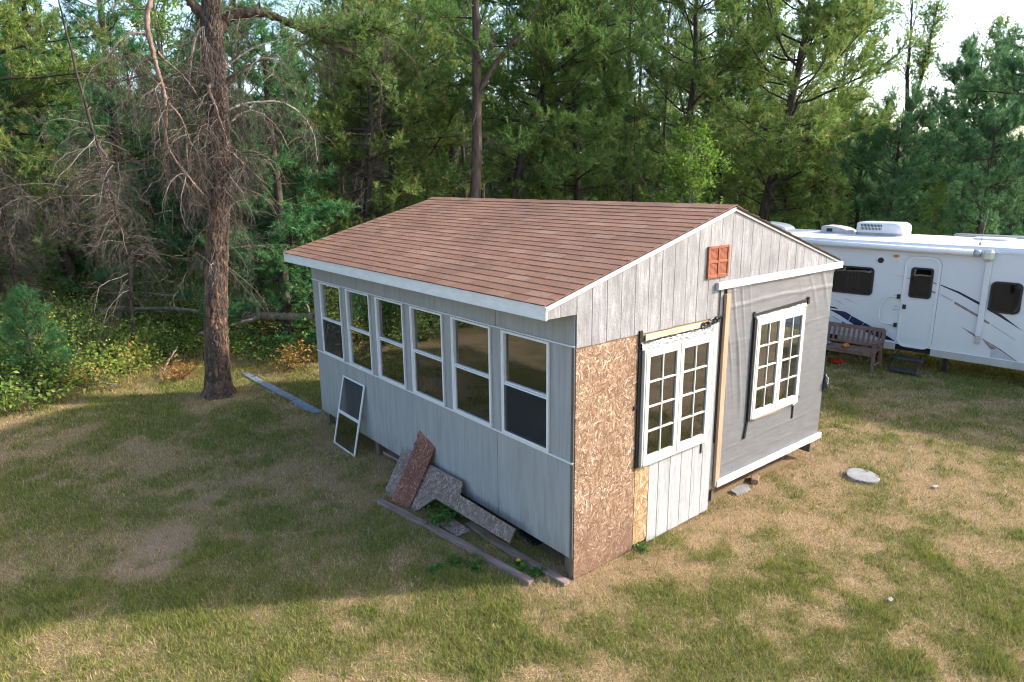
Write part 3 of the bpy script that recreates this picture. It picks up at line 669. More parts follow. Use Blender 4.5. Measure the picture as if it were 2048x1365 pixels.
# roof deck, rake trims, shingles
roof = bpy.data.objects.new('roof', None); COL.objects.link(roof); roof.parent = shed
Y0, Y1 = -.026, LEN+.10
XR = 5.0
MB().prism([(EX, EZ-.012), (RX, RZ-.012), (XR, roof_z(XR)-.012), (XR, roof_z(XR)-.034), (RX, RZ-.036), (EX, EZ-.034)], Y0+.004, Y1-.004).build('roof_deck', MAT['felt'], roof)
MB().prism([(EX-.006, EZ-.030), (RX, RZ-.030), (RX, RZ-.062), (EX-.006, EZ-.062)], Y0-.012, Y0+.004).build('rake_trim', MAT['trim'], roof)
MB().prism([(RX, RZ-.032), (XR+.01, roof_z(XR)-.034), (XR+.01, roof_z(XR)-.054), (RX, RZ-.056)], Y0-.010, Y0+.004).build('rake_trim', MAT['trim'], roof)
MB().prism([(EX-.010, EZ-.022), (RX, RZ-.020), (RX, RZ-.030), (EX-.010, EZ-.030)], Y0-.020, Y0).build('drip_edge', MAT['alu'], roof)
MB().box(EX-.018, EX-.004, Y0-.014, Y1, EZ-.024, EZ-.014, 0).build('drip_edge', MAT['alu'], roof)
MB().prism([(RX, RZ-.010), (XR+.012, roof_z(XR)-.012), (XR+.012, roof_z(XR)-.030), (RX, RZ-.030)], Y0-.024, Y0-.0125).build('shingle_edge', MAT['felt'], roof)
ang = math.atan(SL); slen = math.hypot(RX-EX, RZ-EZ)
exposure_ = .1285; tabw = .305; nc = int(slen/exposure_)+1
def tab_mesh(w):
    L_ = exposure_+.05; t = .0055; g_ = .0035
    # local x along the eave, local y up the slope, z out of the roof
    V = [(g_, 0, .0075), (w-g_, 0, .0075), (w-g_, 0, .0075+t), (g_, 0, .0075+t), (g_, L_, .001), (w-g_, L_, .001), (w-g_, L_, .001+t*.7), (g_, L_, .001+t*.7)]
    F = [(0, 1, 2, 3), (3, 2, 6, 7), (1, 5, 6, 2), (0, 3, 7, 4), (4, 7, 6, 5), (0, 4, 5, 1)]
    return np.array(V), F
spots = []
for r in range(nc):
    off = (r % 2)*tabw/2+((r*7) % 3)*.012
    yy = Y0-.012-off
    while yy < Y1+.01:
        a = max(yy, Y0-.012); b = min(yy+tabw, Y1+.012)
        if b-a > .03: spots.append((r, a, b-a))
        yy += tabw
def slope_pt(d, y): return np.array([EX-.014+d*math.cos(ang), y, EZ-.014+d*math.sin(ang)])
Mrot = np.array([[0, math.cos(ang), -math.sin(ang)], [1, 0, 0], [0, math.sin(ang), math.cos(ang)]])   # columns: local x->world y, local y->upslope, z->normal
Mrot = np.stack([np.array([0, 1, 0]), np.array([math.cos(ang), 0, math.sin(ang)]), np.array([-math.sin(ang), 0, math.cos(ang)])], 1)
def score(s): q = slope_pt(s[0]*exposure_+.06, s[1]+s[2]/2); return np.linalg.norm(q-CAM)-.0*s[0]
spots.sort(key=score)
meshes = {}
rs = random.Random(9)
rest = MB()
for q, (r, y0, w) in enumerate(spots):
    p0 = slope_pt(r*exposure_+rs.uniform(-.0025, .0025), y0); d_up = min(exposure_+.05, slen-r*exposure_)
    if q < 300:
        key = round(w, 3)
        if key not in meshes:
            V, F = tab_mesh(w); mb = MB().add(V, F); meshes[key] = np_mesh('shingle', V, [np.array(F)]); meshes[key].materials.append(MAT['shingle'])
        o = obj('shingle', meshes[key], None, roof)
        rr = Matrix.Rotation(rs.gauss(0, .0035), 4, 'Z') @ Matrix.Rotation(rs.gauss(0, .006), 4, 'X')
        o.matrix_local = Matrix([[*Mrot[i], p0[i]] for i in range(3)]+[[0, 0, 0, 1]]) @ rr
    else:
        V, F = tab_mesh(w); V[:, 1] = np.minimum(V[:, 1], d_up); V[:, 2] += rs.uniform(-.001, .0015); V[:, 1] += rs.gauss(0, .0015)
        rest.add((Mrot @ V.T).T+p0, F)
o = rest.build('shingle_field', MAT['shingle'], roof); o['kind'] = 'stuff'
rest = MB(); angr = math.atan(SR); slr = (XR-RX)/math.cos(angr)
MrR = np.stack([np.array([0, -1, 0]), np.array([-math.cos(angr), 0, math.sin(angr)]), np.array([math.sin(angr), 0, math.cos(angr)])], 1)
for r in range(int(slr/exposure_)+1):
    yy = Y1-(r % 2)*.15
    for j in range(21):
        V, F = tab_mesh(tabw); V[:, 1] = np.minimum(V[:, 1], slr-r*exposure_)
        pp = np.array([XR+.014-r*exposure_*math.cos(angr), yy-j*tabw, roof_z(XR)-.014+r*exposure_*math.sin(angr)])
        if yy-j*tabw-tabw < Y0-.03: continue
        rest.add((MrR @ V.T).T+pp, F)
o = rest.build('shingle_slope', MAT['shingle'], roof); o['kind'] = 'stuff'
nr = 24
for j in range(nr):
    a = Y0-.012+(Y1-Y0+.02)*j/nr; b = Y0-.012+(Y1-Y0+.02)*(j+1)/nr+.02; lift = .004+.003*(j % 2)
    mb = MB(); t = .006
    pl_ = [(RX-.13, roof_z(RX-.13)+lift), (RX, RZ+lift+.002), (RX+.13, roof_z(RX+.13)+lift), (RX+.13, roof_z(RX+.13)+lift-t), (RX, RZ+lift-t), (RX-.13, roof_z(RX-.13)+lift-t)]
    mb.prism(pl_, a, b); mb.build('ridge_cap', MAT['shingle'], roof)
# far gable, back wall, floor, posts, inside
MB().prism([(0, .24), (W, .24), (W, roof_z(W)-.05), (RX, RZ-.05), (0, roof_z(0)-.05)], LEN-.03, LEN-.008).build('back_gable', MAT['inner'], shed)
zt_ = roof_z(W)-.05; bw = [(.9, 2.3), (3.4, 4.9)]
for nm_, mt_, xa, xb, ya in (('back_wall', 'inner', W-.03, W-.004, .012), ('back_siding', 'tarp', W-.003, W+.008, .40)):
    MB().box(xa, xb, ya, LEN-.03, .24, 1.25, 0).box(xa, xb, ya, LEN-.03, 2.25, zt_, 0).box(xa, xb, ya, bw[0][0], 1.25, 2.25, 0).box(xa, xb, bw[0][1], bw[1][0], 1.25, 2.25, 0).box(xa, xb, bw[1][1], LEN-.03, 1.25, 2.25, 0).build(nm_, MAT[mt_], shed)
for a_, b_ in bw:  # unseen back windows, added so sunlight brightens the interior
    wnd = bpy.data.objects.new('window', None); COL.objects.link(wnd); wnd.parent = shed; wnd.location = (W, a_, 1.25); w_ = b_-a_
    m = MB().box(-.04, .03, 0, .04, 0, 1.0, .003).box(-.04, .03, w_-.04, w_, 0, 1.0, .003).box(-.04, .03, w_/2-.03, w_/2+.03, .04, .96, .003).box(-.039, .029, .04, w_-.04, 0, .04, .003).box(-.039, .029, .04, w_-.04, .96, 1.0, .003); m.build('frame', MAT['alu'], wnd)
    MB().box(-.006, -.003, .04, w_/2-.03, .04, .96, 0).build('pane', MAT['glass'], wnd); MB().box(-.006, -.003, w_/2+.03, w_-.04, .04, .96, 0).build('pane', MAT['glass'], wnd)
MB().box(-.0, W, LEN-.007, LEN+.004, .24, 2.75, 0).build('back_gable_siding', MAT['siding'], shed)
for j in range(24):
    a = .02+j*.2
    MB().box(.02+a*0+.0, W-.03, .014+j*.252, .014+(j+1)*.252-.004, .262, .285, .002).build('floor_board', MAT['floorboard'], shed)
MB().box(.30, .34, .02, LEN-.04, .10, .26, 0).box(W-.08, W-.04, .02, LEN-.04, .10, .26, 0).box(2.4, 2.44, .02, LEN-.04, .10, .26, 0).build('floor_frame', MAT['post'], shed)
for (y0, y1) in wins:
    MB().box(.012, .10, y1+.005, y1+.045, .285, 2.78, .002).build('wall_stud', MAT['stud'], shed)
for (px_, py_) in ((.03, .05), (.03, 1.8), (.03, 4.2), (.03, 5.92), (2.33, .05), (W-.40, .28), (W-.14, 5.9), (W-.14, 3.0)):
    MB().box(px_, px_+.10, py_, py_+.10, -.05, .24 if px_ < 2 else .34, .004).build('foundation_post', MAT['post'], shed)
# furniture glimpsed inside
wbn = thing('workbench', 'brown wooden workbench inside the shed, seen dimly through the window panes', 'workbench', (1.5, 2.2, .285))
MB().box(-.35, .35, -1.0, 1.0, .82, .87, .004).build('bench_top', MAT['stud'], wbn)
for sx in (-.3, .26):
    for sy in (-.95, .9): MB().box(sx, sx+.05, sy, sy+.05, 0, .82, .003).build('leg', MAT['stud'], wbn)
for q in range(4):
    m = MB().box(0, .14, -1.3, 1.3, 0, .035, .003); o = m.build('plank', MAT['lumber'], None, loc=(.36+.03*q, 1.6+.12*q, .287+.037*q)); o.rotation_euler = (0, 0, .05*q-.06)
    tag(o, 'plank %s the loose pile inside the shed windows' % ['at the bottom of', 'second from the bottom of', 'second from the top of', 'on top of'][q], 'plank', 'planks piled inside the shed')

# ------------------------------------------------------------------ things lying about the shed
# storm window leaning against the grey wall
bl, br_, tl = Vector((-.262, 5.13, .0)), Vector((-.270, 4.40, .0)), Vector((-.026, 5.27, 1.06))
M_ = frame_from(bl, br_, tl)
sw = bpy.data.objects.new('storm_window', None); COL.objects.link(sw); sw.matrix_world = M_
tag(sw, 'white framed storm window with grey screen leaning against the shed wall', 'window frame')
Wd, H = .735, 1.095
m = MB().box(0, .028, -.010, .012, 0, H, .003).box(Wd-.028, Wd, -.010, .012, 0, H, .003).box(.028, Wd-.028, -.009, .011, H-.028, H, .003).box(.028, Wd-.028, -.009, .011, 0, .024, .003)
m.build('frame', MAT['alu'], sw)
MB().box(.028, Wd-.028, -.008, .010, .505, .530, .003).box(.028, Wd-.028, -.006, .008, .535, .552, .003).build('meeting_rail', MAT['alu'], sw)
MB().box(.028, Wd-.028, .000, .0006, .552, H-.028, 0).build('insect_screen', MAT['screen'], sw)
MB().box(.028, Wd-.028, -.001, .002, .024, .505, 0).build('pane', MAT['glass'], sw)

# strand board scraps
M_ = frame_from((-.575, 2.735, 0), (-.50, 2.43, .0), (-.06, 3.10, .78))
rd = MB().prism([(0, 0), (.315, .0), (.325, .5), (.335, .93), (.22, .985), (.155, .99), (.135, .945), (.10, .955), (.085, 1.0), (-.03, 1.035), (-.04, .90), (-.015, .88), (-.03, .80), (.0, .72), (-.015, .60), (.008, .45), (-.006, .3)], -.008, .010)
o = rd.build('board_scrap', MAT['osb_red'], None, matrix=M_); tag(o, 'broken reddish-brown strand board leaning upright against the grey wall', 'board', 'strand board scraps')
M_ = frame_from((-.48, 3.08, .0), (-.47, 2.08, .0), (-.10, 3.10, .46))
gl_ = MB().prism([(0, 0), (.76, .0), (.97, .265), (2.39, .285), (2.375, .445), (1.33, .455), (1.265, .60), (-.12, .585), (-.06, .3)], -.008, .010)
o = gl_.build('board_scrap', MAT['osb_grey'], None, matrix=M_); tag(o, 'long weathered grey strand board with a stepped edge leaning low along the wall', 'board', 'strand board scraps')
M_ = frame_from((-.45, 1.86, .03), (-.44, 1.42, .022), (-.33, 1.98, .055))
fl_ = MB().prism([(0, 0), (.40, .0), (.43, .05), (.41, .09), (.44, .175), (-.02, .18)], -.006, .010)
o = fl_.build('board_scrap', MAT['osb_grey'], None, matrix=M_); tag(o, 'short grey strand board scrap lying flat beside the leafy weed', 'board', 'strand board scraps')
def lumber(a, b, w, t, z, label, seed):
    a, b = Vector((*a, z)), Vector((*b, z)); L_ = (b-a).length
    n_ = 24; rr = random.Random(seed); V = []; F = []
    for i in range(n_+1):
        u_ = i/n_; bow = .02*math.sin(u_*3.14)*(1 if seed % 2 else -1)
        e = [rr.uniform(-.003, .003) for _ in range(4)]
        V += [(u_*L_, bow-w/2+e[0], 0), (u_*L_, bow+w/2+e[1], 0), (u_*L_, bow+w/2-.004+e[1], t+e[2]*.6), (u_*L_, bow-w/2+.004+e[0], t+e[3]*.6)]
    for i in range(n_):
        for j in range(4):
            F.append((i*4+j, i*4+(j+1) % 4, (i+1)*4+(j+1) % 4, (i+1)*4+j))
    F += [(3, 2, 1, 0), (n_*4, n_*4+1, n_*4+2, n_*4+3)]
    o = MB().add(V, F).build('lumber', MAT['oldwood_x'], None); x = (b-a).normalized(); zc = Vector((0, 0, 1)); y = zc.cross(x)
    o.matrix_world = Matrix([[x[i], y[i], zc[i], a[i]] for i in range(3)]+[[0, 0, 0, 1]])
    return tag(o, label, 'lumber', 'old lumber on the grass')
lumber((-.70, 2.86), (-.375, .21), .088, .042, .004, 'old greyish timber lying on the lawn in front of the strand boards', 1)
lumber((-.165, 1.62), (-.105, -.035), .088, .040, .004, 'old brown timber lying right under the wall edge by the corner post', 2)
lumber((.07, 4.05), (.10, 1.9), .10, .03, .09, 'grey plank lying in the dark gap under the wall', 3)
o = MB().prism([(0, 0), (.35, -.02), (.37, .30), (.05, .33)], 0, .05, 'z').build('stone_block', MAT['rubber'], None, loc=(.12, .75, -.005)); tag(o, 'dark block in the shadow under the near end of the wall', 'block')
# blue grey slabs leading to the woods
sl = [(-.03, 9.83, .40, .13), (.045, 9.40, .42, .14), (.0, 8.72, .74, .17), (.055, 7.96, .76, .17), (.085, 7.30, .56, .16), (.12, 6.82, .40, .16)]
labs = ['farthest from the shed, half under dry grass', 'second from the woods', 'long one where the pale gap begins', 'long one in the middle of the row', 'second from the shed', 'nearest to the shed corner']
for i, (x, y, l, w) in enumerate(sl):
    rr = random.Random(i+3); x = .10-.045*(y-6.8); a = .045+rr.uniform(-.015, .015)
    pts = [(-w/2+rr.uniform(-.008, .008), -l/2+rr.uniform(-.03, .03)), (w/2+rr.uniform(-.008, .008), -l/2+rr.uniform(-.03, .03)), (w/2+rr.uniform(-.006, .006), 0), (w/2+rr.uniform(-.006, .006), l/2), (-w/2+rr.uniform(-.006, .006), l/2+rr.uniform(-.03, .03)), (-w/2+rr.uniform(-.015, .015), .05)]
    o = MB().prism(pts, 0, .035, 'z').build('paving_slab', MAT['bluegrey'], None, loc=(x, y, -.004)); o.rotation_euler = (rr.uniform(-.02, .02), rr.uniform(-.03, .03), a)
    tag(o, 'blue-grey slab in the grass, '+labs[i], 'slab', 'slabs between shed and woods')
# concrete lid, brick, slab, scraps of paper
rr = random.Random(2); lid = MB(); nr_ = 40; V = []
for (rad, z) in ((.0, .045), (.185, .047), (.203, .044), (.209, .036), (.211, .0)):
    for k in range(nr_):
        a = k/nr_*6.2832; q = rad*(1+.012*math.sin(a*3+1)+rr.uniform(-.008, .008)*(rad > .15)); V.append((q*math.cos(a), q*math.sin(a), z+(.004*math.sin(a*2) if rad else 0)))
F = [(r*nr_+k, (r+1)*nr_+k, (r+1)*nr_+(k+1) % nr_, r*nr_+(k+1) % nr_) for r in range(4) for k in range(nr_)]
o = lid.add(V, F).build('concrete_lid', MAT['concrete'], None, False, loc=(4.73, -.78, .0)); o.rotation_euler = (.05, -.03, .4); tag(o, 'round cracked concrete lid lying on the lawn', 'lid')
o = MB().box(-.10, .10, -.05, .05, 0, .06, .008).build('brick', MAT['brick'], None, loc=(3.52, .10, .0)); o.rotation_euler = (0, .03, .5); tag(o, 'single worn brick on the ground under the white base board', 'brick')
o = MB().prism([(-.17, -.05), (.10, -.08), (.19, .0), (.12, .07), (-.14, .06)], 0, .03, 'z').build('flat_stone', MAT['concrete'], None, loc=(3.12, .06, .0)); tag(o, 'flat pale stone on the ground beside the brick', 'stone')
for (x, y, s, lb) in ((5.14, -1.53, .045, 'small crumpled white paper scrap on the lawn beyond the concrete lid'), (2.11, -2.23, .035, 'small flat white paper scrap in the dry foreground grass')):
    U, T = np.meshgrid(np.linspace(-1, 1, 6), np.linspace(-1, 1, 6), indexing='ij'); Zp = .02+.03*(fbm(U*2+x*5, T*2, 3)-.2)
    V = np.stack([U*s+.01*np.sin(T*5), T*s*.55, Zp], -1).reshape(-1, 3); i = (np.arange(5)[:, None]*6+np.arange(5)).ravel(); F = np.stack([i, i+6, i+7, i+1], 1)
    o = obj('paper_scrap', np_mesh('paper_scrap', np.concatenate([V, V-[0, 0, .003]]), [np.concatenate([F, F[:, ::-1]+36])]), MAT['paper'], None, (x, y, 0)); tag(o, lb, 'paper')
# dark bag hanging at the far corner of the tarp
V = []; nn, mm = 12, 9
for j in range(mm):
    t = j/(mm-1); r_ = .012+.055*math.sin(t*3.0)**.8
    for k in range(nn):
        a = k/nn*6.2832; q = r_*(1+.35*math.sin(3*a+4*t)+.2*math.sin(5*a+9*t)); V.append((q*math.cos(a)*.9, q*math.sin(a)*.7, .13-.27*t))
F = [(j*nn+k, j*nn+(k+1) % nn, (j+1)*nn+(k+1) % nn, (j+1)*nn+k) for j in range(mm-1) for k in range(nn)]
bag = thing('hanging_bag', 'small dark crumpled bag hanging at the outer edge of the silver tarp', 'bag', (4.965, -.02, 1.14))
MB().add(V, F).build('bag_body', MAT['darkbag'], bag); MB().tube([(0, 0, .12), (-.01, 0, .17), (-.03, .01, .2)], .006, 6).build('cord', MAT['black'], bag)
MB().box(.03, .055, -.03, -.024, -.02, .07).build('white_tag', MAT['paper'], bag)

# ------------------------------------------------------------------ travel trailer
TH = math.atan2(1.0, -.08)
rv = thing('travel_trailer', 'white travel trailer with navy stripes, rolled awning and roof air conditioner', 'trailer', (10.8, 1.2, 0), TH)
# local: x along the side (far end +), y towards the camera side, z up
S0, S1 = -5.6, 3.95
prof = [(0, .53), (0, 2.56), (-.02, 2.625), (-.07, 2.66), (-.4, 2.69), (-1.2, 2.72), (-2.0, 2.69), (-2.33, 2.66), (-2.38, 2.62), (-2.4, 2.55), (-2.4, .53)]
def rvprism(profile, s0, s1, endr=.12):
    P = np.array(profile); c = P.mean(0); V = []
    secs = [(s0, .985, .03), (s0+endr*.3, .995, .01), (s0+endr, 1, 0), (s1-endr, 1, 0), (s1-endr*.3, .995, .01), (s1, .985, .03)]
    for s, sc, dz in secs:
        Q = c+(P-c)*sc; V += [(s, q[0], q[1]-dz*0) for q in Q]
    n_ = len(P); F = []
    for j in range(len(secs)-1):
        for k in range(n_): F.append((j*n_+k, j*n_+(k+1) % n_, (j+1)*n_+(k+1) % n_, (j+1)*n_+k))
    F += [tuple(range(n_))[::-1], tuple(range((len(secs)-1)*n_, len(secs)*n_))]
    return V, F
MB().add(*rvprism(prof, S0, S1)).build('body', MAT['gel'], rv)
P2 = [(-.06, 2.662), (-.4, 2.694), (-1.2, 2.725), (-2.0, 2.694), (-2.34, 2.662), (-2.34, 2.655), (-1.2, 2.70), (-.06, 2.65)]
MB().add(*rvprism(P2, S0+.1, S1-.1, .05)).build('roof_membrane', MAT['rvroof'], rv)
MB().box(S0, -.535, -.02, .012, .385, .528, .004).build('skirt', MAT['skirt'], rv)
MB().box(.135, 1.30, -.02, .012, .40, .545, .004).build('skirt', MAT['skirt'], rv)
MB().box(2.15, S1, -.02, .012, .40, .545, .004).build('skirt', MAT['skirt'], rv)
MB().box(S0, -.535, -.01, .016, .528, .540, .002).box(.135, S1, -.01, .016, .545, .557, .002).build('belt_trim', MAT['whiteplastic'], rv)
MB().box(S0+.1, S1-.1, -2.3, -.06, .40, .53, 0).build('underbody', MAT['underbody'], rv)
MB().box(S0, -1.40, -.01, .022, 2.555, 2.60, .003).build('roof_rail', MAT['alu'], rv)
def rrect(x0, x1, z0, z1, r, n_=6):
    pts = []
    for (cx, cz, a0) in ((x1-r, z1-r, 0), (x0+r, z1-r, 90), (x0+r, z0+r, 180), (x1-r, z0+r, 270)):
        for k in range(n_+1):
            a = math.radians(a0+90*k/n_); pts.append((cx+r*math.cos(a), cz+r*math.sin(a)))
    return pts
def ring(mb, outer, inner, y0, y1):
    n_ = len(outer); V = [(p[0], y0, p[1]) for p in outer]+[(p[0], y0, p[1]) for p in inner]+[(p[0], y1, p[1]) for p in outer]+[(p[0], y1, p[1]) for p in inner]
    F = []
    for k in range(n_):
        j = (k+1) % n_
        F += [(2*n_+k, 2*n_+j, 3*n_+j, 3*n_+k), (k, n_+k, n_+j, j), (k, j, 2*n_+j, 2*n_+k), (n_+k, 3*n_+k, 3*n_+j, n_+j)]
    return mb.add(V, F)
def rvwindow(x0, x1, z0, z1, r, parent, name='window', curtain=None, y=0.002):
    w_ = bpy.data.objects.new(name, None); COL.objects.link(w_); w_.parent = parent
    ring(MB(), rrect(x0, x1, z0, z1, r), rrect(x0+.035, x1-.035, z0+.035, z1-.035, r*.8), y, y+.028).build('frame', MAT['rubber'], w_)
    MB().prism(rrect(x0+.03, x1-.03, z0+.03, z1-.03, r*.8), y+.012, y+.016).build('pane', MAT['glass_dark'], w_)
    MB().prism(rrect(x0+.01, x1-.01, z0+.01, z1-.01, r*.9), y, y+.003).build('dark_inside', MAT['underbody'], w_)
    if curtain:
        a, b, zb = curtain; n_ = 26; V = []
        for k in range(n_+1):
            u_ = k/n_; V += [(a+(b-a)*u_, y+.0065+.003*math.sin(u_*26), z1-.05), (a+(b-a)*u_, y+.0065+.003*math.sin(u_*26+.5), zb+.02*math.sin(u_*5))]
        MB().add(V, [(2*k, 2*k+1, 2*k+3, 2*k+2) for k in range(n_)]).build('curtain', MAT['curtain'], w_)
    return w_
rvwindow(.705, 1.80, 1.495, 2.10, .09, rv, curtain=(.98, 1.27, 1.60))
rvwindow(-1.915, -1.405, 1.43, 2.03, .10, rv)
# entry door
door = bpy.data.objects.new('door', None); COL.objects.link(door); door.parent = rv
dout = rrect(-.535, .125, .50, 2.40, .17); MB().prism(rrect(-.50, .09, .535, 2.365, .14), .002, .014).build('door_leaf', MAT['gel'], door)
ring(MB(), dout, rrect(-.495, .085, .54, 2.36, .14), .001, .022).build('door_frame', MAT['whiteplastic'], door)
ring(MB(), rrect(-.545, .135, .49, 2.41, .18), rrect(-.536, .126, .499, 2.401, .171), .0, .012).build('door_seal', MAT['greyplastic'], door)
rvwindow(-.415, -.005, 1.555, 2.18, .06, door, y=.0145)
MB().box(.015, .075, .0145, .05, 1.30, 1.39, .006).build('door_lock', MAT['rubber'], door)
for z in (.62, 1.0): MB().box(-.515, -.485, .0225, .03, z, z+.07, .002).build('hinge', MAT['whiteplastic'], door)
gh = bpy.data.objects.new('grab_handle', None); COL.objects.link(gh); gh.parent = rv
MB().tube([(.17, .03, 1.545), (.30, .06, 1.545), (.36, .07, 1.53), (.47, .08, 1.38), (.49, .08, 1.33), (.49, .08, 1.07), (.47, .08, 1.0), (.42, .07, .965), (.35, .06, .955), (.17, .03, .94)], .014, 10).build('grab_bar', MAT['whiteplastic'], gh, True)
MB().box(.145, .205, .003, .055, 1.50, 1.59, .008).build('bracket', MAT['rubber'], gh); MB().box(.145, .205, .003, .055, .89, .98, .008).build('bracket', MAT['rubber'], gh)
def disc(cx, cz, rx, rz, n_=24): return [(cx+rx*math.cos(k/n_*6.2832), cz+rz*math.sin(k/n_*6.2832)) for k in range(n_)]
MB().prism(disc(.605, 2.27, .058, .058), .002, .02).build('speaker', MAT['rubber'], rv)
MB().prism(disc(.315, 2.385, .068, .036), .002, .012).build('lamp_base', MAT['whiteplastic'], rv); MB().prism(disc(.315, 2.385, .056, .027), .0125, .035).build('amber_lamp', MAT['amber'], rv)
ring(MB(), disc(.215, 1.33, .023, .023), disc(.215, 1.33, .012, .012), .002, .005).build('emblem', MAT['greyplastic'], rv)
MB().box(.165, .265, .002, .006, 1.245, 1.275, .001).build('maker_plate', MAT['greyplastic'], rv)
# decals, thin films on the side
def decal(pts, mat, y=.003, name='stripe', parent=rv): return MB().prism(pts, y-.002, y).build(name, MAT[mat], parent)
decal([(1.60, 1.09), (1.24, 1.08), (1.16, 1.055), (1.085, 1.015), (1.135, .885), (1.36, 1.00), (1.52, 1.065)], 'navy')
decal([(1.075, 1.005), (.80, .895), (.885, .755), (1.125, .878)], 'navy'); decal([(.79, .89), (.555, .79), (.64, .655), (.875, .748)], 'navy')
decal([(.545, .785), (.445, .742), (.47, .605), (.63, .65)], 'navy'); decal([(.437, .738), (.135, .585), (.43, .592), (.462, .603)], 'navy')
decal([(1.62, 1.16), (1.45, 1.155), (1.36, 1.115), (1.55, 1.125)], 'navy'); decal([(1.50, .95), (1.42, .905), (1.30, .86), (1.44, .925)], 'navy'); decal([(1.27, .86), (1.14, .80), (1.24, .80)], 'navy')
decal([(1.30, 1.38), (1.10, 1.31), (1.22, 1.36)], 'taupe'); decal([(1.27, 1.385), (1.05, 1.30), (.80, 1.18), (1.12, 1.345)], 'palegrey'); decal([(1.52, 1.34), (1.2, 1.19), (1.40, 1.305)], 'palegrey')
decal([(.40, 2.02), (.20, 1.975), (.135, 1.955), (.20, 1.962)], 'palegrey')
d = [(-.42, 1.905), (-.49, 1.885), (-.485, 1.872), (-.415, 1.892)]; decal(d, 'navy', .0165, 'stripe', door); decal([(.07, 1.955), (.0, 1.94), (.0, 1.925), (.07, 1.945)], 'taupe', .0165, 'stripe', door)
decal([(-.42, 1.735), (-.49, 1.71), (-.485, 1.675), (-.415, 1.70)], 'taupe', .0165, 'stripe', door)
decal([(-.56, 1.87), (-.89, 1.765), (-1.27, 1.59), (-1.27, 1.535), (-.89, 1.725), (-.56, 1.85)], 'navy')
decal([(-1.395, 1.51), (-1.64, 1.40), (-2.02, 1.13), (-1.80, 1.255), (-1.395, 1.475)], 'navy')
decal([(-.56, 1.70), (-.80, 1.585), (-.80, 1.555), (-.56, 1.66)], 'palegrey'); decal([(-.84, 1.565), (-1.27, 1.345), (-1.27, 1.295), (-.84, 1.515)], 'taupe'); decal([(-1.375, 1.275), (-1.47, 1.22), (-1.47, 1.185), (-1.375, 1.23)], 'taupe'); decal([(-1.50, 1.20), (-1.92, .955), (-1.92, .935), (-1.50, 1.17)], 'palegrey')
decal([(-1.0, 1.08), (-1.28, .945), (-1.28, .90), (-1.15, .98)], 'taupe'); decal([(-1.38, .90), (-1.70, .74), (-2.02, .535), (-1.98, .535), (-1.69, .715), (-1.40, .87)], 'taupe')
decal([(-1.40, .862), (-1.66, .72), (-1.55, .70), (-1.48, .78)], 'taupe'); decal([(-1.56, .70), (-1.67, .71), (-1.95, .545), (-1.56, .55)], 'palegrey')
# awning
aw = bpy.data.objects.new('awning', None); COL.objects.link(aw); aw.parent = rv
MB().tube([(3.4, .075, 2.565), (-1.16, .075, 2.548)], .062, 14).build('awning_roll', MAT['whiteplastic'], aw, True)
MB().tube([(-1.06, .075, 2.5485), (-1.17, .075, 2.5480)], .0635, 14).build('awning_band', MAT['greyplastic'], aw, True)
MB().box(-1.40, -1.21, .004, .15, 2.40, 2.62, .05).build('awning_end_cap', MAT['creamplastic'], aw)
MB().box(-1.375, -1.275, .004, .075, .94, 2.40, .006).build('awning_arm', MAT['gel'], aw); MB().box(-1.365, -1.285, .004, .055, .78, .94, .006).build('awning_arm_foot', MAT['skirt'], aw)
MB().box(3.3, 3.4, .004, .075, .8, 2.5, .006).build('awning_arm', MAT['gel'], aw)
# roof air conditioner with louvred end
ac = bpy.data.objects.new('air_conditioner', None); COL.objects.link(ac); ac.parent = rv; ac.location = (1.02, -1.22, 2.715)
MB().prism(rrect(-.50, .50, -.36, .36, .12), -.02, .055, 'z').build('base_tray', MAT['steel'], ac)
V = []; prs = [(.055, .98), (.10, 1.0), (.20, .985), (.255, .94), (.275, .86), (.28, .5)]
ol = rrect(-.50, .50, -.36, .36, .13)
for z, sc in prs: V += [(p[0]*sc+(.03 if z > .2 else 0), p[1]*sc, z) for p in ol]
n_ = len(ol); F = [(j*n_+k, j*n_+(k+1) % n_, (j+1)*n_+(k+1) % n_, (j+1)*n_+k) for j in range(len(prs)-1) for k in range(n_)]+[tuple(range((len(prs)-1)*n_, len(prs)*n_))]
MB().add(V, F).build('shroud', MAT['whiteplastic'], ac, True)
gm = MB().box(-.008, .008, .0, .006, 0, .055, .001); gme = np_mesh('grille_slot', np.concatenate(gm.V), [np.array(v) for v in gm.F.values()])
for q in range(15):
    for z in (.115, .185): obj('grille_slot', gme, MAT['rubber'], ac, (.36-.030*q, .3555, z))
# two roof vent hoods, dome and antenna
def hood(x, y, s, mat):
    h_ = bpy.data.objects.new('roof_vent_hood', None); COL.objects.link(h_); h_.parent = rv; h_.location = (x, y, 2.70)
    pts = [(.33*s, 0), (.33*s, .17*s)]+[(.33*s-.70*s*t, .19*s*math.sqrt(max(0, 1-t**2.2))) for t in np.linspace(.08, 1, 12)]
    MB().prism(pts, -.26*s, .26*s).build('hood', MAT[mat], h_); MB().box(-.40*s, .37*s, -.30*s, .30*s, -.02, .02, .004).build('flange', MAT[mat], h_)
    MB().box(.06*s, .20*s, .26*s, .265*s, .05*s, .13*s, 0).build('opening', MAT['rubber'], h_)
hood(1.98, -1.18, .95, 'greyplastic'); hood(3.55, -1.3, 1.0, 'whiteplastic')
an = bpy.data.objects.new('antenna', None); COL.objects.link(an); an.parent = rv; an.location = (-1.08, -.22, 2.675)
MB().tube([(0, 0, 0), (0, 0, .05)], .022, 8).build('antenna_base', MAT['steel'], an); MB().tube([(0, 0, .05), (-.01, 0, .12), (-.05, -.02, .66)], .006, 6).build('whip', MAT['steel'], an)
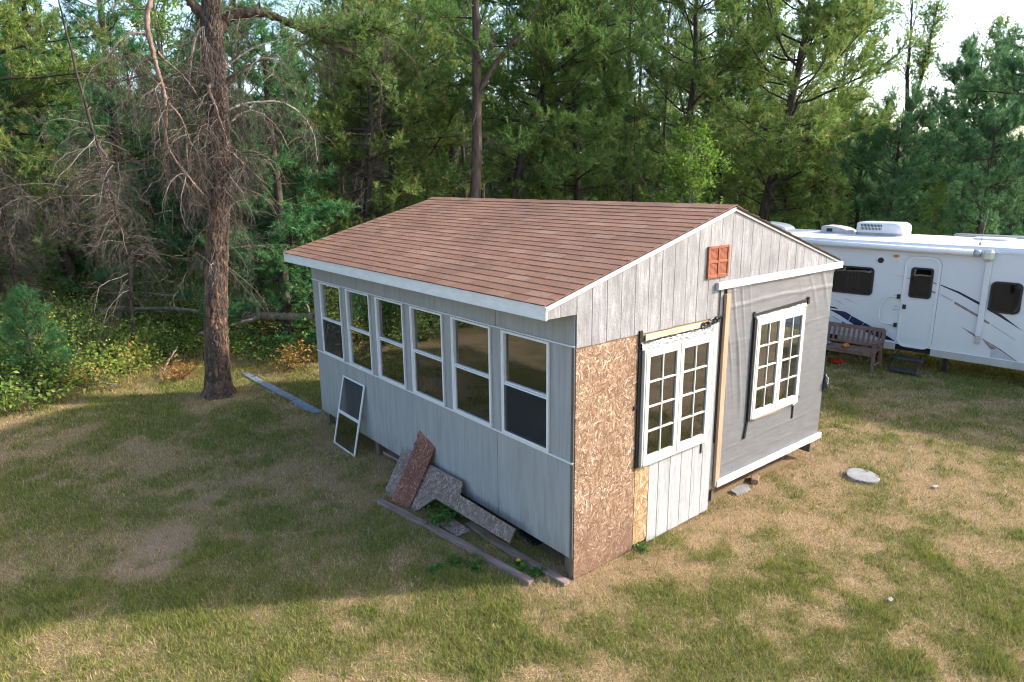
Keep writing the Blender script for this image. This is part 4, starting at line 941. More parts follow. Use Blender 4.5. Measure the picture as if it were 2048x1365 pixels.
MB().box(-3.2, -.2, -2.25, -1.9, 2.70, 2.745, .01).build('roof_rack', MAT['steel'], rv); MB().prism(rrect(-1.45, -.75, -1.5, -1.0, .2), 2.71, 2.75, 'z').build('roof_hatch', MAT['whiteplastic'], rv)
# steps, wheels, jack
st_ = bpy.data.objects.new('entry_steps', None); COL.objects.link(st_); st_.parent = rv
MB().box(-.46, .07, .02, .24, .262, .30, .006).build('tread', MAT['darkmetal'], st_); MB().box(-.46, .07, .26, .50, .065, .10, .006).build('tread', MAT['darkmetal'], st_)
for s in (-.45, .05): MB().add([(s, -.1, .40), (s, .0, .40), (s, .50, .10), (s, .44, .06), (s+.015, -.1, .40), (s+.015, .0, .40), (s+.015, .50, .10), (s+.015, .44, .06)], [(0, 1, 2, 3), (7, 6, 5, 4), (0, 4, 5, 1), (1, 5, 6, 2), (2, 6, 7, 3), (3, 7, 4, 0)]).build('stringer', MAT['rubber'], st_)
for s in (1.74, -3.1, -3.95):
    wh = bpy.data.objects.new('wheel', None); COL.objects.link(wh); wh.parent = rv; wh.location = (s, -.14, .33)
    n_ = 28; V = []; pr2 = [(.20, .10), (.27, .115), (.315, .10), (.33, .06), (.33, -.06), (.315, -.10), (.2, -.1)]
    for (r_, yy) in pr2: V += [(r_*math.cos(k/n_*6.2832), yy, r_*math.sin(k/n_*6.2832)) for k in range(n_)]
    F = [(j*n_+k, j*n_+(k+1) % n_, (j+1)*n_+(k+1) % n_, (j+1)*n_+k) for j in range(len(pr2)-1) for k in range(n_)]
    MB().add(V, F).build('tyre', MAT['rubber'], wh, True)
    m = MB().prism(disc(0, 0, .205, .205, 28), .05, .085).prism(disc(0, 0, .07, .07, 16), .085, .11); m.build('rim', MAT['whiteplastic'], wh)
MB().box(-.80, -.72, -.35, -.27, -.01, .42, .006).box(-.88, -.64, -.43, -.19, -.01, .02, .004).build('jack', MAT['rubber'], rv)
MB().box(1.30, 2.15, -.30, -.05, .40, .62, .01).build('wheel_well', MAT['underbody'], rv)

# ------------------------------------------------------------------ bench in front of the trailer
bn = thing('garden_bench', 'brown slatted wooden garden bench standing before the white trailer', 'bench', (10.13, 2.18, 0), math.pi/2+.13)
# local: x along the bench, y forward (towards the lawn)
B = MAT['bench']; hw = .74
for s in (-1, 1):
    MB().box(s*hw-.03, s*hw+.03, .22, .28, 0, .62, .006).build('front_leg', B, bn)
    MB().add([(s*hw-.03, -.30, 0), (s*hw+.03, -.30, 0), (s*hw+.03, -.24, 0), (s*hw-.03, -.24, 0), (s*hw-.03, -.27, .43), (s*hw+.03, -.27, .43), (s*hw+.03, -.21, .43), (s*hw-.03, -.21, .43), (s*hw-.03, -.38, .83), (s*hw+.03, -.38, .83), (s*hw+.03, -.325, .83), (s*hw-.03, -.325, .83)],
             [(0, 1, 2, 3)[::-1], (0, 1, 5, 4), (1, 2, 6, 5), (2, 3, 7, 6), (3, 0, 4, 7), (4, 5, 9, 8), (5, 6, 10, 9), (6, 7, 11, 10), (7, 4, 8, 11), (8, 9, 10, 11)]).build('back_leg', B, bn)
    MB().prism([(-.30, .585), (-.05, .60), (.2, .635), (.31, .625), (.33, .655), (.28, .672), (.1, .655), (-.32, .625)], s*hw-.035, s*hw+.035, 'x').build('armrest', B, bn)
    MB().box(s*hw-.02, s*hw+.02, -.24, .22, .14, .18, .004).build('stretcher', B, bn)
MB().box(-hw, hw, .225, .27, .355, .415, .004).build('seat_rail', B, bn)
for q in range(5): MB().box(-hw-.0, hw+.0, -.20+q*.098, -.12+q*.098, .418, .438, .004).build('seat_slat', B, bn)
rail = MB().box(-hw, hw, -.022, .022, 0, .085, .008).build('top_rail', B, bn, loc=(0, -.353, .775)); rail.rotation_euler = (.24, 0, 0)
rail = MB().box(-hw, hw, -.018, .018, 0, .05, .006).build('lower_rail', B, bn, loc=(0, -.262, .46)); rail.rotation_euler = (.24, 0, 0)
sm = MB().box(-.024, .024, -.008, .008, 0, .29, .003); sme = np_mesh('back_slat', np.concatenate(sm.V), [np.array(v) for v in sm.F.values()])
for q in range(14):
    o = obj('back_slat', sme, B, bn, (-.66+q*1.32/13, -.275, .50)); o.rotation_euler = (.24, 0, 0)
def lump(name, mat, loc, r, seed, label, cat):
    n_, m_ = 16, 10; V = []
    for j in range(m_+1):
        t = math.pi*j/m_
        for k in range(n_):
            a = k/n_*6.2832; q = 1+.22*math.sin(3*a+seed)*math.sin(2*t+seed)+.14*math.sin(5*a+2*seed+3*t)
            V.append((r[0]*q*math.sin(t)*math.cos(a), r[1]*q*math.sin(t)*math.sin(a), r[2]*(1+math.cos(t)*(1+.1*math.sin(4*a+seed)))))
    F = [(j*n_+k, (j+1)*n_+k, (j+1)*n_+(k+1) % n_, j*n_+(k+1) % n_) for j in range(m_) for k in range(n_)]
    o = MB().add(V, F).build(name, MAT[mat], None, True, loc=loc); return tag(o, label, cat)
lump('cloth_bundle', 'cushion', (9.98, 2.55, .438), (.14, .18, .055), 2, 'crumpled grey cloth bundle lying on the bench seat', 'cloth')
lump('cloth_bundle', 'orange', (10.02, 2.02, .438), (.07, .06, .05), 5, 'small orange cloth on the bench seat near its armrest', 'cloth')
lump('cloth_bundle', 'redcloth', (10.22, 2.30, .0), (.10, .16, .055), 8, 'crumpled red cloth on the grass under the bench', 'cloth')

# ------------------------------------------------------------------ trees
def unit(v): return v/(np.linalg.norm(v, axis=-1, keepdims=True)+1e-9)
def dirs(az, el): return np.stack([np.cos(el)*np.cos(az), np.cos(el)*np.sin(az), np.sin(el)], -1)
def path_at(P, t):
    """P (N,k,3), t (N,) in 0..1 -> points"""
    k = P.shape[1]; f = np.clip(t, 0, .9999)*(k-1); i = f.astype(int); w = (f-i)[:, None]; r = np.arange(len(P))
    return P[r, i]*(1-w)+P[r, i+1]*w
def grow_paths(base, az, el, L, k, curl, rng, wig=.18):
    t = np.linspace(0, 1, k); n = len(L)
    ez = el[:, None]+curl[:, None]*t[None]+np.cumsum(rng.normal(0, wig*.5, (n, k)), 1)
    ea = az[:, None]+np.cumsum(rng.normal(0, wig, (n, k)), 1)
    st = dirs(ea, ez)*(L/(k-1))[:, None, None]; st[:, 0] = 0
    return base[:, None]+np.cumsum(st, 1), ea, ez
def tufts(rng, p, d, K, ln, wd, smin=.25, smax=1.35, along=.05):
    """needle tufts: K thin triangles round each shoot"""
    n = len(p); d = unit(d); a = unit(np.cross(d, np.array([.3, .2, .93]))); b = np.cross(d, a)
    th = rng.uniform(smin, smax, (n, K)); ph = rng.random((n, K))*6.283
    nd = d[:, None]*np.cos(th)[..., None]+(a[:, None]*np.cos(ph)[..., None]+b[:, None]*np.sin(ph)[..., None])*np.sin(th)[..., None]
    ll = ln*rng.uniform(.7, 1.15, (n, K)); q = p[:, None]+d[:, None]*(rng.uniform(-along, along, (n, K)))[..., None]
    sd_ = unit(np.cross(nd, rng.normal(size=(n, K, 3))))*(wd*.5)
    V = np.stack([q-sd_, q+sd_, q+nd*ll[..., None]], 2).reshape(-1, 3)
    return V, np.arange(len(V)).reshape(-1, 3)
def leaves(rng, p, size, up=.45):
    n = len(p); nrm = unit(rng.normal(size=(n, 3))+np.array([0, 0, up*2])); ax = unit(np.cross(nrm, rng.normal(size=(n, 3)))); sd_ = np.cross(nrm, ax)
    s = size*rng.uniform(.65, 1.25, n)[:, None]
    V = np.stack([p, p+ax*s*.5+sd_*s*.32+nrm*s*.10, p+ax*s, p+ax*s*.5-sd_*s*.32+nrm*s*.10], 1).reshape(-1, 3)
    return V, np.arange(len(V)).reshape(-1, 4)

def make_tree(seed, H, trunk, tr, cb, nb, Lmax, prof, e0, e1, curl, nsub, lsub, ntw, ltw, kind, ntuft, K=7, ln=.10, wd=.013, leafsize=.09, dead=0, tone_w=.25, whorl=0, deadL=.5, brown=.02, limb=None):
    """returns wood (V,F) and crown (V,F,tone)"""
    rng = np.random.default_rng(seed)
    tp = np.array(trunk, float); zz = np.linspace(0, H, 22)
    tx = np.stack([np.interp(zz, tp[:, 2], tp[:, 0]), np.interp(zz, tp[:, 2], tp[:, 1]), zz], 1)
    sm = np.cumsum(rng.normal(0, .012, (22, 2)), 0); tx[:, :2] += sm-sm[0]
    trad = tr*np.clip(1-zz/H, 0, 1)**.8*.95+.012; trad[0] *= 1.25
    Wv, Wf = [], []; off = 0
    def addw(P, R, n):
        nonlocal off
        V, F = tubes(P, R, n); Wv.append(V); Wf.append(F+off); off += len(V)
    addw(tx[None], trad[None], 9)
    # living branches
    if whorl:
        lv = cb+(H*.985-cb)*(np.arange(nb//whorl)/(nb//whorl))**.92; hz = np.repeat(lv, whorl)+rng.normal(0, .05, len(lv)*whorl)
    else: hz = cb+(H*.985-cb)*np.sort(rng.random(nb))**.85
    nb = len(hz); az = np.arange(nb)*2.39996+rng.normal(0, .35, nb); hf = np.clip((hz-cb)/(H-cb), 0, 1)
    L = Lmax*prof(hf)*rng.uniform(.62, 1.12, nb)+.12; el = e0+(e1-e0)*hf+rng.normal(0, .13, nb)
    base = np.stack([np.interp(hz, tx[:, 2], tx[:, 0]), np.interp(hz, tx[:, 2], tx[:, 1]), hz], 1)
    P, EA, EZ = grow_paths(base, az, el, L, 7, np.full(nb, curl)+rng.normal(0, .15, nb), rng)
    t7 = np.linspace(0, 1, 7); addw(P, (.011*L+.008)[:, None]*(1-.85*t7)[None], 5)
    # second order
    cnt = np.maximum(2, (nsub*L).astype(int)); idx = np.repeat(np.arange(nb), cnt); m = len(idx)
    t = rng.uniform(.18, 1.0, m)**.85; sgn = rng.choice([-1, 1], m)
    i7 = np.clip((t*6).astype(int), 0, 6)
    b2 = path_at(P[idx], t); a2 = EA[idx, i7]+sgn*rng.uniform(.45, 1.15, m); e2 = EZ[idx, i7]+rng.normal(.08, .28, m)
    L2 = lsub*L[idx]*(1.08-t)*rng.uniform(.55, 1.2, m)+.16
    P2, A2, E2 = grow_paths(b2, a2, e2, L2, 4, np.full(m, curl*.6), rng); t4 = np.linspace(0, 1, 4)
    addw(P2, (.006*L2+.0045)[:, None]*(1-.7*t4)[None], 3)
    # shoots
    c3 = np.maximum(1, (ntw*L2).astype(int)); id3 = np.repeat(np.arange(m), c3); q = len(id3)
    t3 = rng.uniform(.15, 1, q); b3 = path_at(P2[id3], t3); i4 = np.clip((t3*3).astype(int), 0, 3)
    d3 = dirs(A2[id3, i4]+rng.normal(0, .8, q), E2[id3, i4]+rng.normal(.15, .45, q)); L3 = ltw*rng.uniform(.5, 1.2, q)
    c4 = np.full(q, ntuft); id4 = np.repeat(np.arange(q), c4); t4_ = np.tile(np.linspace(.25, 1, ntuft), q)+rng.normal(0, .06, q*ntuft)
    tp_ = b3[id4]+d3[id4]*(L3[id4]*t4_)[:, None]; td = d3[id4]
    # tips of branches
    tip_p = np.concatenate([P[:, -1], P2[:, -1]]); tip_d = np.concatenate([P[:, -1]-P[:, -2], P2[:, -1]-P2[:, -2]])
    tp_ = np.concatenate([tp_, tip_p]); td = np.concatenate([td, tip_d])
    if kind == 'needle':
        V, F = tufts(rng, tp_, td, K, ln, wd); tone = np.repeat(np.clip(rng.normal(.45, tone_w, len(tp_)), 0, .94), K)+rng.normal(0, .06, len(tp_)*K)
        br = np.repeat(rng.random(len(tp_)) < brown, K); tone = np.clip(tone, 0, .95); tone[br] = 1
    elif kind == 'leaf':
        tp_ = tp_+rng.normal(0, .05, tp_.shape); V, F = leaves(rng, tp_, leafsize); tone = np.clip(rng.normal(.45, tone_w, len(tp_)), 0, 1)
    else: V, F, tone = np.zeros((0, 3)), np.zeros((0, 3), int), np.zeros(0)
    wood = (np.concatenate(Wv), np.concatenate(Wf))
    # dead lower twigs
    dv = None
    if dead:
        hz = rng.uniform(.12, 1, dead)**.7*(cb+(H-cb)*.55); hz = np.clip(hz, .5, H*.9); azd = rng.random(dead)*6.283
        base = np.stack([np.interp(hz, tx[:, 2], tx[:, 0]), np.interp(hz, tx[:, 2], tx[:, 1]), hz], 1)
        Ld = deadL*rng.uniform(.4, 1.3, dead)*Lmax
        PD, AD, ED = grow_paths(base, azd, rng.normal(.05, .25, dead), Ld, 6, rng.normal(-.9, .35, dead), rng, .25)
        dv = twig_spray(rng, PD, AD, ED, Ld)
    return wood, (V, F, tone), dv
def twig_spray(rng, PD, AD, ED, Ld, per=9, lt=.45, droop=-.8, r0=.0075):
    Vs, Fs, To = [], [], []; off = 0
    def add(P, R, n, tmu):
        nonlocal off
        V, F = tubes(P, R, n); Vs.append(V); Fs.append(F+off); off += len(V); per_ = len(F)//len(P)
        To.append(np.repeat(np.clip(rng.normal(tmu, .22, len(P)), 0, 1), per_))
    k = PD.shape[1]; add(PD, (r0*(.6+.5*Ld))[:, None]*(1-.8*np.linspace(0, 1, k))[None], 4, .6)
    n = len(PD); idx = np.repeat(np.arange(n), per); m = len(idx); t = rng.uniform(.15, 1, m); ik = np.clip((t*(k-1)).astype(int), 0, k-1)
    b = path_at(PD[idx], t); L2 = lt*rng.uniform(.35, 1.3, m)*(.6+.4*np.clip(Ld[idx], 0, 2))
    P2, A2, E2 = grow_paths(b, AD[idx, ik]+rng.normal(0, .9, m), ED[idx, ik]+rng.normal(0, .4, m), L2, 5, np.full(m, droop)+rng.normal(0, .5, m), rng, .35)
    add(P2, np.full(m, r0*.55)[:, None]*(1-.75*np.linspace(0, 1, 5))[None], 3, .48)
    id3 = np.repeat(np.arange(m), 3); q = len(id3); t = rng.uniform(.2, 1, q); i3 = np.clip((t*4).astype(int), 0, 4)
    P3, _, _ = grow_paths(path_at(P2[id3], t), A2[id3, i3]+rng.normal(0, 1.0, q), E2[id3, i3]+rng.normal(0, .5, q), .22*rng.uniform(.4, 1.4, q), 3, np.full(q, droop*.5), rng, .3)
    add(P3, np.full(q, r0*.36)[:, None]*np.array([1, .75, .4])[None], 3, .42)
    return np.concatenate(Vs), np.concatenate(Fs), np.concatenate(To)

TREES = {}
def reg(key, wood, crown, dead, bark, leafmat):
    wm = np_mesh('trunk', wood[0], [wood[1]], True); wm.materials.append(MAT[bark])
    cm = None
    if len(crown[0]): cm = np_mesh('crown', crown[0], [crown[1]], tone=crown[2]); cm.materials.append(MAT[leafmat])
    dm = None
    if dead is not None: dm = np_mesh('dead_twigs', dead[0], [dead[1]], tone=dead[2]); dm.materials.append(MAT['twig'])
    TREES[key] = (wm, cm, dm)
    print(key, len(wood[1])*2, len(crown[1]), 0 if dead is None else len(dead[1])*2)
def plant(key, name, label, x, y, s=1.0, rot=0.0, group=None, sz=None, z=0.0, cat='tree'):
    t = thing(name, label, cat, (x, y, z), rot, group); t.scale = (s, s, sz or s)
    wm, cm, dm = TREES[key]
    obj('trunk', wm, None, t)
    if cm: obj('crown', cm, None, t)
    if dm:
        d_ = obj('dead_twigs', dm, None, t)
    return t
round_ = lambda h: np.clip(np.sin(np.pi*(.12+.86*h))**.8, .05, 1)
cone_ = lambda h: np.clip(1.02-h, .06, 1)**.8
umb_ = lambda h: np.clip((.55+.6*h)*np.sqrt(np.clip(1.03-h**3, 0, 1)), .1, 1)
pole = lambda H: [(0, 0, 0), (0, 0, H)]
reg('jack_a', *make_tree(1, 11.5, [(0, 0, 0), (.1, .1, 3.5), (.0, .35, 7), (.2, .3, 11.5)], .15, 2.2, 62, 2.5, round_, -.05, .75, .35, 5.4, .52, 13, .24, 'needle', 3, 7, .115, .021, dead=26, brown=.03), 'bark_dark', 'jack')
reg('jack_b', *make_tree(2, 10.5, [(0, 0, 0), (-.2, .1, 3), (-.1, -.3, 6.5), (.1, -.2, 10.5)], .14, 1.6, 56, 2.7, round_, -.25, .6, .15, 5.4, .5, 13, .26, 'needle', 3, 7, .115, .021, dead=40, tone_w=.3, brown=.05), 'bark_dark', 'jacky')
reg('jack_young', *make_tree(3, 4.4, pole(4.4), .07, .25, 44, 1.55, cone_, .15, .8, .35, 7, .5, 14, .2, 'needle', 3, 7, .11, .02), 'bark_dark', 'jacky')
reg('white_a', *make_tree(4, 10.5, pole(10.5), .15, .7, 80, 2.35, cone_, -.05, .55, .3, 6, .5, 13, .22, 'needle', 3, 8, .145, .019, whorl=5, brown=.015), 'bark_dark', 'wpine')
reg('white_b', *make_tree(5, 9.0, pole(9.0), .15, .5, 75, 2.7, umb_, -.1, .6, .35, 5.6, .5, 13, .24, 'needle', 3, 8, .15, .02, whorl=5, brown=.01), 'bark_dark', 'wpineblue')
reg('broad_a', *make_tree(6, 14, [(0, 0, 0), (.2, 0, 5), (0, .2, 14)], .16, 2.5, 70, 2.9, round_, .35, .95, .2, 3.6, .5, 12, .30, 'leaf', 5, leafsize=.13), 'bark_grey', 'broad')
reg('poplar', *make_tree(7, 4.9, pole(4.9), .035, 1.6, 40, 1.05, round_, .45, 1.0, .2, 6, .5, 16, .2, 'leaf', 5, leafsize=.095), 'bark_grey', 'bright')
reg('snag', *make_tree(8, 8.0, [(0, 0, 0), (.25, 0, 2.5), (.0, .1, 5), (-.3, .2, 8)], .055, 3, 4, .6, round_, .3, .6, .1, 2, .4, 2, .1, 'none', 1, dead=135, deadL=2.2), 'bark_dark', 'jack')
reg('pole', *make_tree(9, 12, pole(12), .11, 7.5, 22, 1.7, round_, .2, .9, .2, 5, .5, 12, .24, 'needle', 3, 7, .115, .021, dead=34, deadL=.8), 'bark_dark', 'jack')

AZT = np.array([[-300, -6], [0, 2.7], [100, 5.5], [235, 9.5], [437, 16.2], [540, 19.9], [780, 29.1], [950, 36.0], [1020, 38.8], [1150, 44.2], [1365, 52.7], [1530, 58.9], [1650, 63.2], [1815, 68.5], [1900, 71.1], [2000, 74.0], [2150, 78.2]])
def spot(c, D):
    a = math.radians(np.interp(c, AZT[:, 0], AZT[:, 1])); return CAM[0]+D*math.sin(a), CAM[1]+D*math.cos(a)
def P(key, name, label, c, D, s=1.0, rot=0.0, group=None, sz=None, **kw):
    x, y = spot(c, D); return plant(key, name, label, x, y, s, rot, group, sz, z=float(ground_z(np.array([x]), np.array([y]))[0])-.02, **kw)

# --- the old pine on the lawn
def hero():
    rng = np.random.default_rng(77)
    t = thing('old_pine_tree', 'tall old pine with scaly reddish bark and drooping dead limbs on the lawn', 'tree', (-.91, 8.89, 0))
    tp = np.array([[-.91, 8.89, -.05], [-.90, 8.885, .35], [-.85, 8.87, 1.22], [-.75, 8.85, 2.2], [-.63, 8.82, 3.15], [-.50, 8.79, 4.0], [-.43, 8.765, 4.81], [-.385, 8.75, 5.97], [-.37, 8.75, 6.67], [-.34, 8.74, 7.08], [-.25, 8.72, 8.16], [-.15, 8.69, 9.44], [-.1, 8.7, 11.5]])
    o0 = np.array([-.91, 8.89, 0])
    nz, na = 520, 84
    z = np.linspace(-.05, 11.5, nz); cx = np.interp(z, tp[:, 2], tp[:, 0])-o0[0]; cy = np.interp(z, tp[:, 2], tp[:, 1])-o0[1]
    ker = np.ones(41)/41; pad = lambda a: np.convolve(np.pad(a, 20, mode='edge'), ker, 'valid'); cx, cy = pad(cx), pad(cy)
    rad = np.interp(z, [-.05, .15, .5, 1.5, 4, 6.5, 7.2, 9, 11.5], [.325, .265, .232, .213, .196, .19, .15, .115, .05])
    A = np.arange(na)/na*2*np.pi; Zg, Ag = np.meshgrid(z, A, indexing='ij')
    # scaly plates: Voronoi on the unrolled trunk
    U = Ag*.23; ns = 2600; pu = rng.uniform(0, 2*np.pi*.23, ns); pz = rng.uniform(-.1, 11.6, ns); tone = rng.random(ns)
    su, sz_ = 1/.045, 1/.115
    gi = {}
    best = np.full(Zg.size, 9.0); sec = np.full(Zg.size, 9.0); bi = np.zeros(Zg.size, int); uf = U.ravel(); zf = Zg.ravel()
    wob = .012*(fbm(uf*30, zf*10, 7)-.5)*2; uf2 = uf+wob; zf2 = zf+.03*(fbm(uf*20+5, zf*8, 9)-.5)*2
    order = np.argsort(pz); pz, pu, tone = pz[order], pu[order], tone[order]
    per = 2*np.pi*.23
    for r in range(nz):
        sl_ = slice(r*na, (r+1)*na); a = np.searchsorted(pz, z[r]-.26); b = np.searchsorted(pz, z[r]+.26)
        du = np.abs(uf2[sl_][:, None]-pu[None, a:b]); du = np.minimum(du, per-du); dz = zf2[sl_][:, None]-pz[None, a:b]
        d = np.sqrt((du*su)**2+(dz*sz_)**2); o_ = np.argpartition(d, 1, axis=1)[:, :2]; dd = np.take_along_axis(d, o_, 1); s_ = np.argsort(dd, 1); dd = np.take_along_axis(dd, s_, 1); o_ = np.take_along_axis(o_, s_, 1)
        best[sl_] = dd[:, 0]; sec[sl_] = dd[:, 1]; bi[sl_] = o_[:, 0]+a
    edge = np.clip((sec-best)*1.5, 0, 1); dep = (1-np.exp(-edge*3.2)); plate = tone[bi]
    rr = rad[:, None].repeat(na, 1).ravel()*(1+.03*np.sin(Ag.ravel()*3+zf*.8))
    rr = rr-.022*(1-dep)+.012*(plate-.5)+.006*(fbm(uf*60, zf*25, 4)-.5)
    root = np.clip(1-zf/.35, 0, 1)**2; rr = rr*(1+.18*root*np.maximum(0, np.sin(Ag.ravel()*5+1)))
    V = np.stack([cx[:, None].repeat(na, 1).ravel()+rr*np.cos(Ag.ravel()), cy[:, None].repeat(na, 1).ravel()+rr*np.sin(Ag.ravel()), zf], 1)
    i = (np.arange(nz-1)[:, None]*na); j = np.arange(na)[None]; F = np.stack([i+j, i+(j+1) % na, i+na+(j+1) % na, i+na+j], -1).reshape(-1, 4)
    obj('trunk', np_mesh('trunk', V, [F], False, attrs={'plate': plate, 'depth': dep}), MAT['herobark'], t)
    limbs = dict(
        L1=([[-.33, 8.78, 6.55], [-.22, 8.81, 6.66], [-.08, 8.78, 6.85], [.12, 8.73, 6.93], [.37, 8.66, 6.98], [.62, 8.6, 6.95], [.93, 8.52, 6.84], [1.24, 8.44, 6.69], [1.54, 8.36, 6.58], [1.98, 8.25, 6.42], [2.29, 8.17, 6.19], [2.7, 8.1, 5.7]], .12, .03, 'bark'),
        L1b=([[1.22, 8.44, 6.72], [1.49, 8.37, 6.83], [1.73, 8.31, 6.8], [2.04, 8.23, 6.75], [2.3, 8.16, 6.86], [2.8, 8.0, 6.8]], .05, .015, 'bark'),
        L2=([[-.37, 8.75, 6.5], [-.5, 8.78, 6.85], [-.65, 8.82, 7.0], [-.73, 8.84, 7.21], [-.8, 8.86, 7.7], [-1.2, 8.8, 9.0], [-1.4, 8.7, 10.5]], .115, .04, 'bark'),
        L3=([[-.75, 8.6, 7.9], [-1.3, 8.27, 7.35], [-1.4, 8.29, 6.9], [-1.52, 8.32, 6.51], [-1.46, 8.31, 6.0], [-1.41, 8.29, 5.62], [-1.36, 8.28, 5.3], [-1.46, 8.31, 4.68], [-1.33, 8.27, 4.35], [-1.13, 8.22, 4.04], [-.95, 8.18, 3.78]], .06, .012, 'redlimb'),
        L3b=([[-1.36, 8.28, 5.3], [-1.21, 8.24, 5.14], [-1.12, 8.22, 4.87], [-1.08, 8.21, 4.63]], .028, .01, 'redlimb'),
        L4=([[-1.49, 8.31, 6.36], [-1.75, 8.38, 6.33], [-1.95, 8.43, 6.19], [-2.04, 8.46, 6.05], [-2.15, 8.48, 5.89]], .022, .006, 'deadwood'),
        L5=([[-1.42, 8.4, 6.05], [-1.56, 8.44, 5.97], [-1.7, 8.47, 5.85], [-1.81, 8.5, 5.71], [-1.9, 8.55, 5.2]], .03, .008, 'redlimb'),
        L6=([[-.35, 8.76, 5.92], [-.2, 8.81, 6.01], [.05, 8.74, 6.21], [.26, 8.69, 6.36], [.53, 8.62, 6.47], [.94, 8.51, 6.58]], .03, .008, 'deadwood'),
        L7=([[-.36, 8.72, 5.66], [-.23, 8.61, 5.75], [.03, 8.54, 5.98], [.35, 8.46, 6.17], [.54, 8.41, 6.15]], .03, .01, 'bark'),
        L8=([[-.40, 8.66, 5.2], [-.28, 8.52, 5.27], [-.03, 8.46, 5.38], [.25, 8.38, 5.42], [.56, 8.3, 5.44], [.79, 8.24, 5.33], [1.01, 8.19, 5.1], [1.11, 8.16, 4.82], [1.13, 8.16, 4.33]], .03, .006, 'deadwood'),
        L8b=([[-.42, 8.68, 4.98], [-.28, 8.52, 5.05], [-.13, 8.48, 5.21], [.1, 8.42, 5.28], [.31, 8.37, 5.17], [.52, 8.31, 4.93], [.66, 8.25, 4.5]], .024, .005, 'deadwood'),
        L9=([[-.45, 8.75, 4.80], [-.62, 8.71, 4.82], [-.82, 8.76, 4.86], [-.98, 8.8, 4.83], [-1.1, 8.83, 4.68], [-1.2, 8.9, 4.4]], .034, .01, 'deadwood'),
        L10=([[-.50, 8.66, 5.7], [-.65, 8.41, 5.6], [-.58, 8.39, 5.38], [-.51, 8.37, 5.02], [-.43, 8.35, 4.7], [-.4, 8.34, 4.5], [-.46, 8.36, 4.27]], .036, .01, 'redlimb'),
        L11=([[-.5, 8.76, 4.3], [-.66, 8.72, 4.38], [-.79, 8.75, 4.57], [-.92, 8.79, 4.68], [-1.07, 8.83, 4.71]], .028, .01, 'deadwood'),
        L12=([[-.40, 8.73, 6.6], [-.51, 8.68, 6.63], [-.67, 8.72, 6.49], [-.76, 8.75, 6.16], [-.82, 8.76, 5.85], [-.88, 8.78, 5.54]], .036, .012, 'deadwood'),
        L13=([[-1.40, 8.35, 6.1], [-1.23, 8.66, 6.02], [-1.02, 8.61, 5.84], [-.89, 8.57, 5.66], [-.8, 8.55, 5.47], [-.71, 8.53, 5.33]], .028, .01, 'redlimb'),
        L15=([[-.5, 8.74, 4.5], [-.69, 8.62, 4.51], [-1.41, 8.81, 4.42], [-2.05, 8.97, 4.36], [-2.3, 9.04, 4.27], [-2.61, 9.12, 4.11], [-3.07, 9.24, 3.84], [-3.31, 9.3, 3.77]], .026, .008, 'bark'),
        L16=([[-.48, 8.6, 4.62], [-.39, 8.44, 4.56], [-.24, 8.4, 4.42], [-.16, 8.39, 4.3], [-.33, 8.43, 3.97], [-.46, 8.46, 3.82]], .022, .006, 'deadwood'))
    for k_, (pts, r0, r1, mt) in limbs.items():
        pts = np.array(pts)-o0; tt = np.linspace(0, 1, len(pts)); tf = np.linspace(0, 1, 8*len(pts))
        # smooth interpolation (Catmull-Rom by cubic convolution of the polyline)
        q = np.stack([np.interp(tf, tt, pts[:, c]) for c in range(3)], 1); kk = np.ones(9)/9
        q2 = np.stack([np.convolve(np.pad(q[:, c], 4, mode='edge'), kk, 'valid') for c in range(3)], 1); q2 += rng.normal(0, .004, q2.shape)
        big = mt == 'bark' and r0 > .08
        Vv, Ff = tubes(q2[None], (r0+(r1-r0)*tf**.8)[None]*(1+.10*rng.normal(size=len(tf)))[None], 9 if big else 6)
        o = obj('limb', np_mesh('limb', Vv, [Ff], True), MAT[mt], t)
    # grey dead twigs hanging from the limbs
    n = 240; src = ['L3', 'L3', 'L3', 'L3b', 'L5', 'L4', 'L15', 'L15', 'L9', 'L11', 'L13', 'L12', 'L16', 'L16', 'L10', 'L8', 'L8b', 'L1', 'L1b', 'L7', 'L2']
    st_, az_ = [], []
    for _ in range(n):
        pts = np.array(limbs[src[rng.integers(len(src))]][0])-o0; tq = rng.uniform(.15, 1)*(len(pts)-1.001); i_ = int(tq); st_.append(pts[i_]*(1-tq+i_)+pts[i_+1]*(tq-i_)); az_.append(rng.random()*6.283)
    ex = 80; hz = rng.uniform(2.4, 6.8, ex); st_ += [np.array([np.interp(h_, z, cx), np.interp(h_, z, cy), h_]) for h_ in hz]; az_ += list(rng.random(ex)*6.283)
    st_ = np.array(st_); az_ = np.array(az_); Ld = np.concatenate([rng.uniform(.35, 1.3, n), rng.uniform(.5, 1.5, ex)])
    PD, AD, ED = grow_paths(st_, az_, rng.normal(-.1, .4, n+ex), Ld, 6, rng.normal(-1.25, .4, n+ex), rng, .25)
    Vt, Ft, To = twig_spray(rng, PD, AD, ED, Ld, 9, .5, -.9, .0075)
    d_ = obj('dead_twigs', np_mesh('dead_twigs', Vt, [Ft], tone=To), MAT['twig'], t)
    # living crown high above and at the limb ends
    cen = []
    for k_ in ('L1', 'L1b'):
        pts = np.array(limbs[k_][0])-o0
        for _ in range(60): tq = rng.uniform(.55, 1)*(len(pts)-1.001); i_ = int(tq); cen.append(pts[i_]*(1-tq+i_)+pts[i_+1]*(tq-i_))
    cen = np.array(cen)
    for (c, r_, m) in (((.3, .0, 9.6), 1.9, 120), ((-.9, .2, 9.8), 1.7, 110), ((-2.4, -.2, 8.1), .9, 60), ((1.6, -.6, 8.2), .8, 50)):
        cen = np.concatenate([cen, np.array(c)+rng.normal(0, r_*.55, (m, 3))])
